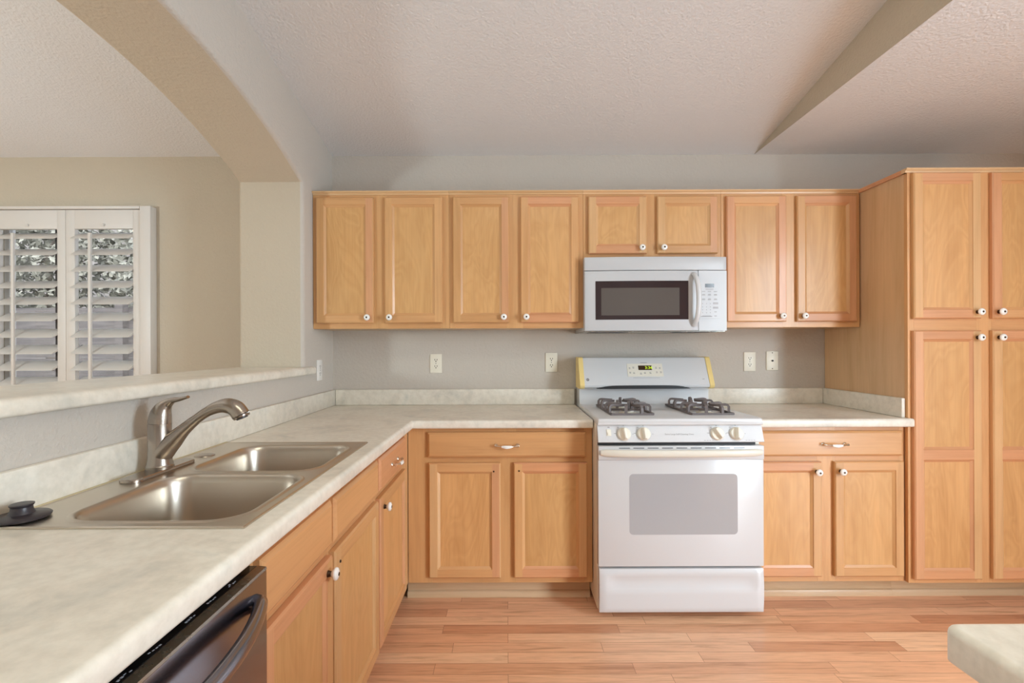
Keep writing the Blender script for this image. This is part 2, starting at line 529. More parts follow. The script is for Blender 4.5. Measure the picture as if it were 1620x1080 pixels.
# ceiling lamp, and a pendant rod added to carry the dining fill light
t = thing('fill_pendant', 'white pendant on a long rod, added for the unseen dining fill light', 'lamp', (-3.0, 0.3, 1.70))
hz = vz(0.3)-1.70
bm = B(); lathe(bm, [(0, 0.0), (0.05, 0.0), (0.05, 0.03), (0.008, 0.045), (0.008, hz-0.02), (0.05, hz-0.02), (0.05, hz+0.005), (0, hz+0.005)], n=20)
obj('rod', bm, M['enamel2'], t, 30)
t = thing('ceiling_lamp', 'long white boxed ceiling lamp over the middle of the kitchen', 'lamp', (0.35, 0.2, 2.735))
bm = B(); box(bm, -0.63, 0.63, -0.28, 0.28, 0.0, 0.05, 0.008); box(bm, -0.5, 0.5, -0.15, 0.15, 0.05, vz(0.2)-2.735+0.03)
obj('housing', bm, M['enamel2'], t, 30)

# ------------------------------------------------------------------ cabinets
KNOB = None
def knob_mesh():
    b_ = B()
    prof = [(0, 0), (0.009, 0), (0.008, 0.004), (0.0065, 0.010), (0.011, 0.014), (0.0162, 0.019), (0.0168, 0.0225), (0.0145, 0.0265), (0.0085, 0.0290),
            (0.0048, 0.0294), (0.0044, 0.0306), (0.0, 0.0309)]
    mis = [1, 1, 1, 0, 0, 0, 0, 0, 0, 1, 1]
    lathe(b_, prof, axis='-Y', n=28, mis=mis)
    return b_
def add_knob(parent, x, z, y):
    global KNOB
    if KNOB is None:
        o = obj('knob', knob_mesh(), [M['porcelain'], M['bronze']], parent, 50); KNOB = o
    else:
        o = KNOB.copy(); C.objects.link(o); o.parent = parent
    o.location = (x, y, z)
    o['label'] = 'round white porcelain knob with dark centre'
    return o

def door(root, x0, x1, z0, z1, zb, knob=None, splits=(), hole=None, s=0.041, t=0.02, seed=0):
    """framed door with recessed panels; local front is -y; splits are (z lo, z hi) of middle rails"""
    rnd = random.Random(seed)
    c, bv, rec = 0.005, 0.013, 0.010
    f = B(); yF = -t-0.0005
    yo = yF+c
    R = [(x0, z0), (x1, z0), (x1, z1), (x0, z1)]
    I = [(x0+c, z0+c), (x1-c, z0+c), (x1-c, z1-c), (x0+c, z1-c)]
    vm, hm = 0, 1
    for k in range(4):
        j = (k+1) % 4; mi = hm if k in (0, 2) else vm
        quad(f, [(R[k][0], -0.0005, R[k][1]), (R[j][0], -0.0005, R[j][1]), (R[j][0], yo, R[j][1]), (R[k][0], yo, R[k][1])], mi)
        quad(f, [(R[k][0], yo, R[k][1]), (R[j][0], yo, R[j][1]), (I[j][0], yF, I[j][1]), (I[k][0], yF, I[k][1])], mi)
    xa, xb = x0+s, x1-s
    quad(f, [(x0+c, yF, z0+c), (xa, yF, z0+c), (xa, yF, z1-c), (x0+c, yF, z1-c)], vm)
    quad(f, [(xb, yF, z0+c), (x1-c, yF, z0+c), (x1-c, yF, z1-c), (xb, yF, z1-c)], 2)
    zl = [z0+s]; zh = []
    quad(f, [(xa, yF, z0+c), (xb, yF, z0+c), (xb, yF, z0+s), (xa, yF, z0+s)], hm)
    quad(f, [(xa, yF, z1-s), (xb, yF, z1-s), (xb, yF, z1-c), (xa, yF, z1-c)], hm)
    for a_, b_ in splits:
        quad(f, [(xa, yF, a_), (xb, yF, a_), (xb, yF, b_), (xa, yF, b_)], hm); zh.append(a_); zl.append(b_)
    zh.append(z1-s)
    for a_, b_ in zip(zl, zh):
        O = [(xa, a_), (xb, a_), (xb, b_), (xa, b_)]
        N_ = [(xa+bv, a_+bv), (xb-bv, a_+bv), (xb-bv, b_-bv), (xa+bv, b_-bv)]
        for k in range(4):
            j = (k+1) % 4
            y1 = yF+0.0035
            Q = [(xa+0.002, a_+0.002), (xb-0.002, a_+0.002), (xb-0.002, b_-0.002), (xa+0.002, b_-0.002)]
            mi = hm if k in (0, 2) else vm
            quad(f, [(O[k][0], yF, O[k][1]), (O[j][0], yF, O[j][1]), (Q[j][0], y1, Q[j][1]), (Q[k][0], y1, Q[k][1])], mi)
            quad(f, [(Q[k][0], y1, Q[k][1]), (Q[j][0], y1, Q[j][1]), (N_[j][0], yF+rec, N_[j][1]), (N_[k][0], yF+rec, N_[k][1])], mi)
    vs = [M['v'], M['vp'], M['vl']]; hsm = [M['h'], M['hp']]
    d = obj('door', f, [rnd.choice(vs), rnd.choice(hsm), rnd.choice(vs)], root, 20, -zb)
    for a_, b_ in zip(zl, zh):
        p = B(); box(p, xa+bv-0.004, xb-bv+0.004, yF+rec+0.0003, -0.001, a_+bv-0.004, b_-bv+0.004)
        obj('panel', p, M['panel'], d, 0, -zb)
    if knob: add_knob(d, knob[0], knob[1]-zb, yF)
    if hole:
        p = B(); lathe(p, [(0.0, 0.0003), (0.0042, 0.0003), (0.0036, 0.003), (0, 0.0035)], (hole[0], yF, hole[1]), '-Y', 16)
        q = obj('screw', p, M['bronze'] if len(hole) < 3 else M['hole'], d, 40, -zb)
        q['label'] = 'dark bare screw head where a knob is missing'
    return d

def pull(parent, x, z, y, zb):
    b_ = B()
    for sx in (-1, 1):
        lathe(b_, [(0, 0), (0.010, 0), (0.009, 0.003), (0.005, 0.006), (0.0045, 0.02), (0, 0.022)], (x+sx*0.052, y, z), '-Y', 16, 0)
    n = 25; pts, rad = [], []
    for k in range(n):
        u = -1+2*k/(n-1)
        pts.append((x+u*0.058, y-0.017-0.012*(1-u*u), z-0.004*(1-abs(u))))
        r = 0.0035
        if abs(u) < 0.45: r = 0.0048+0.0036*math.cos(u/0.45*PI/2)
        if abs(u) > 0.9: r = 0.006
        rad.append(r)
    i0 = [i for i in range(n) if abs(-1+2*i/(n-1)) <= 0.46]
    sweep(b_, pts[:i0[0]+1], rad[:i0[0]+1], 12, mi=0)
    sweep(b_, pts[i0[0]:i0[-1]+1], rad[i0[0]:i0[-1]+1], 12, mi=1)
    sweep(b_, pts[i0[-1]:], rad[i0[-1]:], 12, mi=0)
    o = obj('handle', b_, [M['chrome'], M['porcelain']], parent, 50, -zb)
    o['label'] = 'bright metal bow handle with white porcelain grip'

def drawer_front(root, x0, x1, z0, z1, zb, name='drawer', handle=True, m=None, hx=None):
    b_ = B(); t, c = 0.0205, 0.010
    yF = -t
    R = [(x0, z0), (x1, z0), (x1, z1), (x0, z1)]
    I1 = [(x0+0.003, z0+0.003), (x1-0.003, z0+0.003), (x1-0.003, z1-0.003), (x0+0.003, z1-0.003)]
    I = [(x0+c, z0+c), (x1-c, z0+c), (x1-c, z1-c), (x0+c, z1-c)]
    for k in range(4):
        j = (k+1) % 4
        quad(b_, [(R[k][0], -0.0005, R[k][1]), (R[j][0], -0.0005, R[j][1]), (R[j][0], yF+0.008, R[j][1]), (R[k][0], yF+0.008, R[k][1])])
        quad(b_, [(R[k][0], yF+0.008, R[k][1]), (R[j][0], yF+0.008, R[j][1]), (I1[j][0], yF+0.005, I1[j][1]), (I1[k][0], yF+0.005, I1[k][1])])
        quad(b_, [(I1[k][0], yF+0.005, I1[k][1]), (I1[j][0], yF+0.005, I1[j][1]), (I[j][0], yF, I[j][1]), (I[k][0], yF, I[k][1])])
    quad(b_, [(p[0], yF, p[1]) for p in I])
    d = obj(name, b_, m or M['h'], root, 20, -zb)
    if handle: pull(d, hx if hx is not None else (x0+x1)/2, (z0+z1)/2-0.002, yF, zb)
    return d

def face_frame(root, w, z0, z1, stiles, rails, zb, x0=0.0):
    """stiles: (x lo, x hi); rails: (z lo, z hi); front plane y=0"""
    b_ = B()
    for i, (a_, c_) in enumerate(stiles): box(b_, a_, c_, 0.0, 0.02, z0, z1, 0.0006, 1, 0)
    for a_, c_ in rails:
        for (p, q) in zip(stiles, stiles[1:]): box(b_, p[1]+0.0002, q[0]-0.0002, 0.0003, 0.02, a_, c_, 0, 1, 1)
    obj('face_frame', b_, [M['v'], M['h']], root, 20, -zb)

def carcass(root, w, depth, z0, z1, zb, closed=True, m='side'):
    b_ = B(); t = 0.016
    box(b_, 0.0005, t, 0.0205, depth, z0, z1); box(b_, w-t, w-0.0005, 0.0205, depth, z0, z1)
    box(b_, t, w-t, 0.0205, depth, z0+0.001, z0+t); box(b_, t, w-t, depth-0.008, depth-0.001, z0+t, z1)
    if closed: box(b_, t, w-t, 0.0205, depth, z1-t, z1-0.001)
    obj('carcass', b_, M[m], root, 20, -zb)

def crown(root, w, z, zb, xl=0.0, proj=0.014):
    b_ = B()
    prof = [(0.02, z-0.020), (-0.003, z-0.020), (-0.005, z-0.012), (-proj+0.003, z-0.008), (-proj, z-0.004), (-proj, z), (0.02, z)]
    prism_x(b_, prof, xl, w)
    obj('crown_moulding', b_, M['hl'], root, 20, -zb)

def toe(root, w, zb, y=0.084, x0=0.0):
    b_ = B()
    box(b_, x0, w, y, y+0.015, 0, 0.108)
    obj('toe_kick', b_, M['toe'], root, 20, -zb)
    b_ = B(); prism_x(b_, [(y-0.0002, 0.0), (y-0.012, 0.0), (y-0.012, 0.02), (y-0.009, 0.029), (y-0.003, 0.033), (y-0.0002, 0.033)], x0, w)
    obj('shoe_moulding', b_, M['toe'], root, 30, -zb)

# --- wall cabinets (front plane of the face frame at y = 2.675)
UY, UZ0, UZ1, UD = 2.675, 1.357, 2.107, 0.303
uppers = [
    ('maple double-door wall cabinet at the left end, touching the arched wall', -1.058, -0.314, [(-1.036, -0.724), (-0.664, -0.350)], 1.387, UZ0),
    ('maple double-door wall cabinet just left of the microwave', -0.313, 0.418, [(-0.293, 0.014), (0.0755, 0.393)], 1.387, UZ0),
    ('short maple two-door wall cabinet directly above the microwave', 0.419, 1.172, [(0.445, 0.7625), (0.820, 1.148)], 1.759, 1.735),
    ('maple double-door wall cabinet between the microwave and the tall pantry', 1.173, 1.929, [(1.196, 1.520), (1.579, 1.903)], 1.387, UZ0)]
for k, (lab, xa, xb, ds, dz, zbot) in enumerate(uppers):
    r = thing('wall_cabinet', lab, 'cabinet', (xa, UY, zbot), 0, 'maple wall cabinets')
    w = xb-xa
    carcass(r, w, UD, zbot, UZ1-0.02, zbot)
    (a0, a1), (b0, b1) = ds
    face_frame(r, w, zbot, UZ1-0.02, [(0, a0-xa+0.012), (a1-xa-0.012, b0-xa+0.012), (b1-xa-0.012, w)], [(zbot, dz+0.012), (2.058, UZ1-0.02)], zbot)
    kz = dz+0.030
    door(r, a0-xa, a1-xa, dz, 2.071, zbot, (a1-xa-0.030, kz), seed=k*2+1)
    door(r, b0-xa, b1-xa, dz, 2.071, zbot, (b0-xa+0.030, kz), seed=k*2+2)
    crown(r, w-0.0005, UZ1, zbot, -0.0005 if k else 0.0)

# --- base cabinets on the back wall (front plane y = 2.38)
BY, BZ0, BZ1 = 2.38, 0.110, 0.863
def base_cab(label, xa, xb, loc, rz, ds, drawers, depth, stiles=None, knobs=(), holes=(), group='maple base cabinets', closed=True, dname='drawer', seeds=0, toe_x0=0.0, hx=None, toe_w=None):
    r = thing('base_cabinet', label, 'cabinet', loc, rz, group)
    w = xb-xa
    carcass(r, w, depth, BZ0, BZ1, 0, closed)
    st = stiles or ([(0, ds[0][0]+0.012)] + [(p[1]-0.012, q[0]+0.012) for p, q in zip(ds, ds[1:])] + [(ds[-1][1]-0.012, w)])
    face_frame(r, w, BZ0, BZ1, st, [(BZ0, 0.152), (0.682, 0.733), (0.833, BZ1)], 0)
    for k, (a_, b_) in enumerate(ds):
        door(r, a_, b_, 0.140, 0.695, 0, knobs[k] if k < len(knobs) else None, hole=holes[k] if k < len(holes) else None, seed=seeds+k)
    for k, (a_, b_) in enumerate(drawers):
        drawer_front(r, a_, b_, 0.722, 0.8435, 0, dname, dname == 'drawer', M['h'] if seeds < 50 else M['hp'], hx)
    toe(r, toe_w or w, 0, x0=toe_x0)
    return r

x0 = -0.483
base_cab('maple corner base cabinet left of the stove, bare screws instead of door knobs', x0, 0.412, (x0, BY, 0), 0,
         [(-0.380-x0, -0.034-x0), (0.030-x0, 0.385-x0)], [(-0.386-x0, 0.381-x0)], 0.59,
         holes=[(-0.066-x0, 0.655), (0.056-x0, 0.657)], seeds=20, toe_x0=-0.02)
x0 = 1.178
base_cab('maple base cabinet right of the stove with white porcelain knobs', x0, 1.929, (x0, BY, 0), 0,
         [(1.190-x0, 1.518-x0), (1.581-x0, 1.916-x0)], [(1.195-x0, 1.912-x0)], 0.59,
         knobs=[(1.492-x0, 0.648), (1.607-x0, 0.650)], seeds=31, hx=1.575-x0)

# --- left run (fronts face +x, front plane x = -0.485)
FX, SK = -0.485, 0.0075          # the sink run stands half a degree off square
def fx(y, x=FX): return x-(2.378-y)*SK
sinkcab = base_cab('maple sink base cabinet beside the dishwasher with false drawer fronts', 0.940, 1.795, (fx(0.940), 0.940, 0), PI/2-SK,
         [(0.012, 0.385), (0.405, 0.845)], [(0.012, 0.385), (0.405, 0.845)], 0.55,
         knobs=[(0.345, 0.662)], holes=[None, (0.437, 0.655, 1)], closed=False, dname='drawer_front', seeds=41)
base_cab('maple base cabinet with one drawer in the inner corner of the sink run', 1.796, 2.378, (fx(1.796), 1.796, 0), PI/2-SK,
         [(0.014, 0.464)], [(0.014, 0.464)], 0.55, knobs=[(0.060, 0.652)], seeds=52, hx=0.235, toe_w=0.660)
base_cab('maple base cabinet on the near side of the dishwasher', -0.25, 0.325, (fx(-0.25), -0.25, 0), PI/2-SK,
         [(0.02, 0.555)], [(0.02, 0.555)], 0.55, knobs=[(0.06, 0.652)], seeds=60)

# --- tall pantry
PX0, PX1, PY = 1.933, 2.69, 2.36
r = thing('pantry_cabinet', 'tall maple pantry cabinet with four doors at the right end of the wall', 'cabinet', (PX0, PY, 0), 0)
w = PX1-PX0
carcass(r, w, 0.617, BZ0, UZ1-0.02, 0)
face_frame(r, w, BZ0, UZ1-0.02, [(0, 0.03), (0.33, 0.405), (0.715, w)], [(BZ0, 0.145), (1.314, 1.395), (2.07, UZ1-0.02)], 0)
for k, (a_, b_) in enumerate([(0.017, 0.340), (0.394, 0.720)]):
    kx = b_-0.022 if k == 0 else a_+0.026
    door(r, a_, b_, 1.383, 2.083, 0, (kx, 1.414), seed=70+k)
    door(r, a_, b_, 0.133, 1.326, 0, (kx, 1.292), splits=[(0.708, 0.755)], seed=80+k)
crown(r, w, UZ1, 0, -0.012)
bm = B(); prism_x(bm, [(0.0, 0), (0.598, 0), (0.598, 0.02), (0.0, 0.02)], -0.010, -0.0005)
obj('crown_return', bm, M['hp'], r, 20, UZ1-0.02)
bm = B(); box(bm, -0.004, -0.0005, 0.598, 0.617, 0.0, UZ1-0.02-0.0)
toe(r, w, 0, 0.104, -0.0035)

# ------------------------------------------------------------------ worktops
CT0, CT1 = 0.865, 0.905
def worktop(name, label, xs, ys, skip, front, z0=CT0, z1=CT1, rnd=0.013, cat='worktop'):
    b_ = B(); V = {}
    for i, x in enumerate(xs):
        for j, y in enumerate(ys): V[i, j] = b_.verts.new((x, y, z1))
    for i in range(len(xs)-1):
        for j in range(len(ys)-1):
            cx, cy = (xs[i]+xs[i+1])/2, (ys[j]+ys[j+1])/2
            if not skip(cx, cy): b_.faces.new((V[i, j], V[i+1, j], V[i+1, j+1], V[i, j+1]))
    for v in list(b_.verts):
        if not v.link_faces: b_.verts.remove(v)
    top = b_.faces[:]
    ret = bmesh.ops.extrude_face_region(b_, geom=top)
    for e in ret['geom']:
        if isinstance(e, bmesh.types.BMVert): e.co.z = z0
    bmesh.ops.recalc_face_normals(b_, faces=b_.faces[:])
    es = [e for e in b_.edges if abs(e.verts[0].co.z-e.verts[1].co.z) < 1e-6 and front((e.verts[0].co+e.verts[1].co)/2, e)]
    et = [e for e in es if e.verts[0].co.z > (z0+z1)/2]
    bmesh.ops.bevel(b_, geom=et, offset=rnd, segments=5, profile=0.5, affect='EDGES')
    es = [e for e in b_.edges if abs(e.verts[0].co.z-z0) < 1e-6 and abs(e.verts[1].co.z-z0) < 1e-6 and front((e.verts[0].co+e.verts[1].co)/2, e)]
    bmesh.ops.bevel(b_, geom=es, offset=0.008, segments=3, profile=0.5, affect='EDGES')
    o = obj(name, b_, M['lam'], None, 35)
    return tag(o, label, cat)

SX0, SX1, SY0, SY1 = -1.030, -0.512, 0.950, 1.797      # sink flange
hx0, hx1, hy0, hy1 = SX0+0.015, SX1-0.015, SY0+0.015, SY1-0.015
CF = 2.335                                                # front edge of the back run
def onl(x0, y0, e, ax):                                   # edge lies along a given line
    return abs(e.verts[0].co[ax]-e.verts[1].co[ax]) < 1e-6
cl = worktop('worktop', 'long L-shaped mottled cream worktop holding the sink', [-1.059, hx0, hx1, -0.45, 0.409], [-0.25, hy0, hy1, CF, 2.979],
             lambda x, y: (x > -0.45 and y < CF) or (hx0 < x < hx1 and hy0 < y < hy1),
             lambda c, e: (onl(0, 0, e, 0) and abs(c.x+0.45) < 1e-4 and c.y < CF) or (onl(0, 0, e, 1) and abs(c.y-CF) < 1e-4 and c.x > -0.45))
def splash(parent, x0, x1, y0, y1):
    b_ = B(); box(b_, x0, x1, y0, y1, CT1+0.0002, 1.000, 0.005, 2)
    return obj('backsplash', b_, M['lam'], parent, 40)
for v in cl.data.vertices:
    if abs(v.co.x+0.45) < 0.03 and v.co.y < CF-0.02: v.co.x -= (CF-v.co.y)*SK
splash(cl, -1.0595, -1.040, -0.25, 2.979)
splash(cl, -1.0395, 0.409, 2.960, 2.9795)
cr = worktop('worktop', 'short mottled cream worktop right of the stove, ending at the pantry', [1.180, 1.9315, 1.944], [CF, 2.338+0.018, 2.979],
             lambda x, y: x > 1.932 and y > 2.357,
             lambda c, e: onl(0, 0, e, 1) and abs(c.y-CF) < 1e-4)
splash(cr, 1.180, 1.912, 2.960, 2.9795)
splash(cr, 1.9125, 1.9318, 2.372, 2.9795)

bl = worktop('bar_ledge', 'mottled cream raised bar ledge running along the arched opening', [-1.42, -1.0595, -1.030], [0.347, 2.553, 2.640],
             lambda x, y: y > 2.553 and x < -1.0595,
             lambda c, e: (onl(0, 0, e, 0) and abs(c.x+1.03) < 1e-4) or (onl(0, 0, e, 0) and abs(c.x+1.42) < 1e-4), 1.1135, 1.1535, 0.016, 'ledge')

# island in the near right corner
ix0, iy1 = 0.552, 0.6245
b_ = B(); V = []
prof = []
rr = 0.016
for k in range(9):
    a_ = PI/2*k/8
    prof.append((ix0+rr-rr*math.cos(a_), iy1-rr+rr*math.sin(a_)))
prof += [(1.62, iy1), (1.62, -0.75), (ix0, -0.75)]
top = [b_.verts.new((x, y, CT1)) for x, y in prof]
f = b_.faces.new(top)
ret = bmesh.ops.extrude_face_region(b_, geom=[f])
for e in ret['geom']:
    if isinstance(e, bmesh.types.BMVert): e.co.z = CT0-0.004
bmesh.ops.recalc_face_normals(b_, faces=b_.faces[:])
es = [e for e in b_.edges if abs(e.verts[0].co.z-CT1) < 1e-6 and abs(e.verts[1].co.z-CT1) < 1e-6]
bmesh.ops.bevel(b_, geom=es, offset=0.010, segments=4, profile=0.5, affect='EDGES')
tag(obj('worktop', b_, M['lam'], None, 35), 'mottled cream worktop corner of the near island, rounded at its corner', 'worktop')
r = thing('island_cabinet', 'maple island cabinet under the near worktop corner', 'cabinet', (0.612, -0.73, 0))
bm = B(); box(bm, 0, 0.98, 0, 1.315, 0.1, CT0-0.0045); obj('carcass', bm, M['side'], r, 20)
bm = B(); box(bm, 0.06, 0.92, 0.06, 1.25, 0.0, 0.0995); obj('toe_kick', bm, M['toe'], r, 20)

# ------------------------------------------------------------------ sink
def rrect(cx, cy, hx, hy, r, n=9):
    """corner arcs ccw, n points each (n odd); returns points and matching outer-rectangle keys"""
    pts = []
    for q, (sx, sy) in enumerate(((1, 1), (-1, 1), (-1, -1), (1, -1))):
        for k in range(n):
            a_ = PI/2*q+PI/2*k/(n-1)
            pts.append((cx+sx*(hx-r)+r*math.cos(a_), cy+sy*(hy-r)+r*math.sin(a_)))
    return pts
def outer_pts(pts, X0, X1, Y0_, Y1_, n=9):
    out = []
    for q in range(4):
        cor = ((X1, Y1_), (X0, Y1_), (X0, Y0_), (X1, Y0_))[q]
        s = pts[q*n]; e = pts[q*n+n-1]
        ps = (X1, s[1]) if q == 0 else (s[0], Y1_) if q == 1 else (X0, s[1]) if q == 2 else (s[0], Y0_)
        pe = (e[0], Y1_) if q == 0 else (X0, e[1]) if q == 1 else (e[0], Y0_) if q == 2 else (X1, e[1])
        m = n//2
        for k in range(n):
            if k <= m: t = k/m; out.append((ps[0]+(cor[0]-ps[0])*t, ps[1]+(cor[1]-ps[1])*t))
            else: t = (k-m)/(n-1-m); out.append((cor[0]+(pe[0]-cor[0])*t, cor[1]+(pe[1]-cor[1])*t))
    return out
sk = thing('sink', 'double-bowl stainless steel drop-in sink set in the worktop', 'sink', ((SX0+SX1)/2, (SY0+SY1)/2, CT1))
ox, oy, oz = sk.location
bowls = [(-0.915, -0.545, 0.985, 1.345), (-0.915, -0.545, 1.378, 1.738)]
ymid = (1.345+1.378)/2
fl = B(); zf = CT1+0.0035
bowl_ms = []
for (bx0, bx1, by0, by1), (ya, yb) in zip(bowls, ((SY0, ymid), (ymid, SY1))):
    cx, cy, hx, hy = (bx0+bx1)/2, (by0+by1)/2, (bx1-bx0)/2, (by1-by0)/2
    h0 = rrect(cx, cy, hx+0.012, hy+0.012, 0.085)
    oo = outer_pts(h0, SX0+0.006, SX1-0.006, ya+(0.006 if ya == SY0 else 0), yb-(0.006 if yb == SY1 else 0))
    A = [fl.verts.new((x-ox, y-oy, zf-oz)) for x, y in oo]
    E = [fl.verts.new((x-ox, y-oy, zf-oz)) for x, y in h0]
    for i in range(len(A)):
        j = (i+1) % len(A)
        fl.faces.new((A[i], A[j], E[j], E[i]))
    bb = B(); loops = []
    for d_, z in ((0.012, zf), (0.006, zf+0.0022), (0.0, zf+0.0012), (-0.005, zf-0.006), (-0.010, zf-0.022), (-0.016, 0.80), (-0.024, 0.752), (-0.036, 0.737), (-0.055, 0.730), (-0.12, 0.727)):
        loops.append([bb.verts.new((x-ox, y-oy, z-oz)) for x, y in rrect(cx, cy, hx+d_, hy+d_, max(0.02, 0.073+d_))])
    for P_, Q_ in zip(loops, loops[1:]):
        for i in range(len(P_)):
            j = (i+1) % len(P_)
            bb.faces.new((P_[i], P_[j], Q_[j], Q_[i]))
    bb.faces.new(loops[-1])
    bowl_ms.append((bb, cx, cy))
bmesh.ops.remove_doubles(fl, verts=fl.verts[:], dist=1e-5)
# raised outer rim down to the worktop
oc = [(SX0, SY0), (SX1, SY0), (SX1, SY1), (SX0, SY1)]
for k in range(4):
    (x0_, y0_), (x1_, y1_) = oc[k], oc[(k+1) % 4]
    def ins(x, y, d_): return (x+(d_ if x == SX0 else -d_), y+(d_ if y == SY0 else -d_))
    ring = [((x0_, y0_), (x1_, y1_), CT1+0.0003), ((x0_, y0_), (x1_, y1_), CT1+0.003), (ins(x0_, y0_, .003), ins(x1_, y1_, .003), CT1+0.005), (ins(x0_, y0_, .006), ins(x1_, y1_, .006), zf)]
    for (a0_, a1_, za), (b0_, b1_, zb_) in zip(ring, ring[1:]):
        quad(fl, [(a0_[0]-ox, a0_[1]-oy, za-oz), (a1_[0]-ox, a1_[1]-oy, za-oz), (b1_[0]-ox, b1_[1]-oy, zb_-oz), (b0_[0]-ox, b0_[1]-oy, zb_-oz)])
obj('flange', fl, M['steel'], sk, 50)
for bb, cx, cy in bowl_ms:
    o = obj('bowl', bb, M['steel'], sk, 60)
    d_ = B(); lathe(d_, [(0.0, 0.0), (0.018, 0.0), (0.028, 0.001), (0.042, 0.0035), (0.044, 0.001)], (cx-ox, cy-oy, 0.7275-oz), 'Z', 28, mis=[1, 1, 0, 0])
    obj('drain', d_, [M['nickel'], M['black']], o, 40)
bm = B(); lathe(bm, [(0, 0.004), (0.024, 0.004), (0.029, 0.002), (0.030, 0.0)], (-0.978-ox, 1.580-oy, zf-oz), 'Z', 28)
obj('hole_cover', bm, M['nickel'], sk, 40)
bm = B(); box(bm, -1.0395, -1.0305, SY0+0.01, SY1+0.01, CT1+0.0003, CT1+0.005, 0.0015, 1)
obj('caulk_bead', bm, M['caulk'], sk, 30).location = (-ox, -oy, -oz)

# faucet
fz = zf+0.0004
fc = thing('faucet', 'brushed nickel pull-out kitchen faucet with lever on top', 'faucet', (-0.980, 1.380, fz))
def fa(x, z): return (x+0.980, 0, z-fz)
bm = B()
pl = rrect(0, 0, 0.029, 0.128, 0.0285, 9)
L1 = [bm.verts.new((x, y, 0)) for x, y in pl]; L2 = [bm.verts.new((x, y, 0.007)) for x, y in pl]
L3 = [bm.verts.new((x*0.93, y*0.985, 0.0095)) for x, y in pl]
for P_, Q_ in ((L1, L2), (L2, L3)):
    for i in range(len(P_)):
        j = (i+1) % len(P_); bm.faces.new((P_[i], P_[j], Q_[j], Q_[i]))
bm.faces.new(L3)
obj('deck_plate', bm, M['nickel'], fc, 40)
bm = B(); zt = 1.045-fz
lathe(bm, [(0.0, 0.0096), (0.0345, 0.0096), (0.0345, 0.017), (0.033, 0.0185), (0.0325, 0.022), (0.030, 0.03), (0.0285, 0.06), (0.0288, zt-0.002), (0.0275, zt), (0, zt)], n=36)
obj('body', bm, M['nickel'], fc, 40)
bm = B()
hp = catmull([fa(-0.980, 1.0455), fa(-0.979, 1.058), fa(-0.976, 1.073), fa(-0.969, 1.088), fa(-0.957, 1.101), fa(-0.942, 1.109), fa(-0.922, 1.1125), fa(-0.900, 1.1185)], 5)
nh = len(hp)
kr = [0.0288, 0.0282, 0.0262, 0.0212, 0.0135, 0.0085, 0.0060, 0.0042]
kw = [0.0288, 0.0282, 0.0262, 0.0215, 0.0150, 0.0115, 0.0100, 0.0080]
def interp(ks, i, n):
    u = i/(n-1)*(len(ks)-1); k = min(int(u), len(ks)-2); return ks[k]+(ks[k+1]-ks[k])*(u-k)
sweep(bm, hp, [(interp(kw, i, nh), interp(kr, i, nh)) for i in range(nh)], 24, up=(-1, 0, 0.4))
obj('lever', bm, M['nickel'], fc, 60)
sp = catmull([fa(-0.985, 0.945), fa(-0.968, 0.968), fa(-0.943, 0.995), fa(-0.912, 1.026), fa(-0.875, 1.057), fa(-0.845, 1.077), fa(-0.815, 1.090), fa(-0.788, 1.093), fa(-0.766, 1.085), fa(-0.752, 1.068), fa(-0.748, 1.060)], 5)
rs = [0.029, 0.0295, 0.0255, 0.0180, 0.0135, 0.0140, 0.0175, 0.0215, 0.0235, 0.0235, 0.0215]
n_ = len(sp); cut = 5*3+3
bm = B(); sweep(bm, sp[:cut+1], [interp(rs, i, n_)*0.98 for i in range(cut+1)], 24, up=(-0.5, 0, 1))
obj('spout', bm, M['nickel'], fc, 60)
bm = B(); sweep(bm, sp[cut:], [interp(rs, i, n_) for i in range(cut, n_)], 24, up=(-0.5, 0, 1))
o = obj('spray_head', bm, M['nickel'], fc, 60)
bm = B(); e0 = Vector(sp[-1]); e1 = Vector(sp[-2]); dd = (e0-e1).normalized()
sweep(bm, [e0, e0+dd*0.003], [0.0155, 0.015], 20, up=(-0.5, 0, 1)); obj('aerator', bm, M['rubber'], o, 40)

# black drain stopper on the sink corner
bm = B()
lathe(bm, [(0, 0), (0.050, 0), (0.0545, 0.002), (0.056, 0.006), (0.053, 0.0085), (0.035, 0.010), (0.026, 0.0125), (0.0215, 0.020), (0.0205, 0.027), (0.0235, 0.031), (0.0235, 0.0335), (0.019, 0.0345), (0.0, 0.033)], (0, 0, 0), 'Z', 40)
o = tag(obj('sink_stopper', bm, M['rubber'], None, 40), 'black rubber sink stopper lying on the near rear sink corner', 'sink stopper')
o.location = (-0.991, 0.998, CT1+0.0053); o.scale = (0.84, 0.84, 0.9)

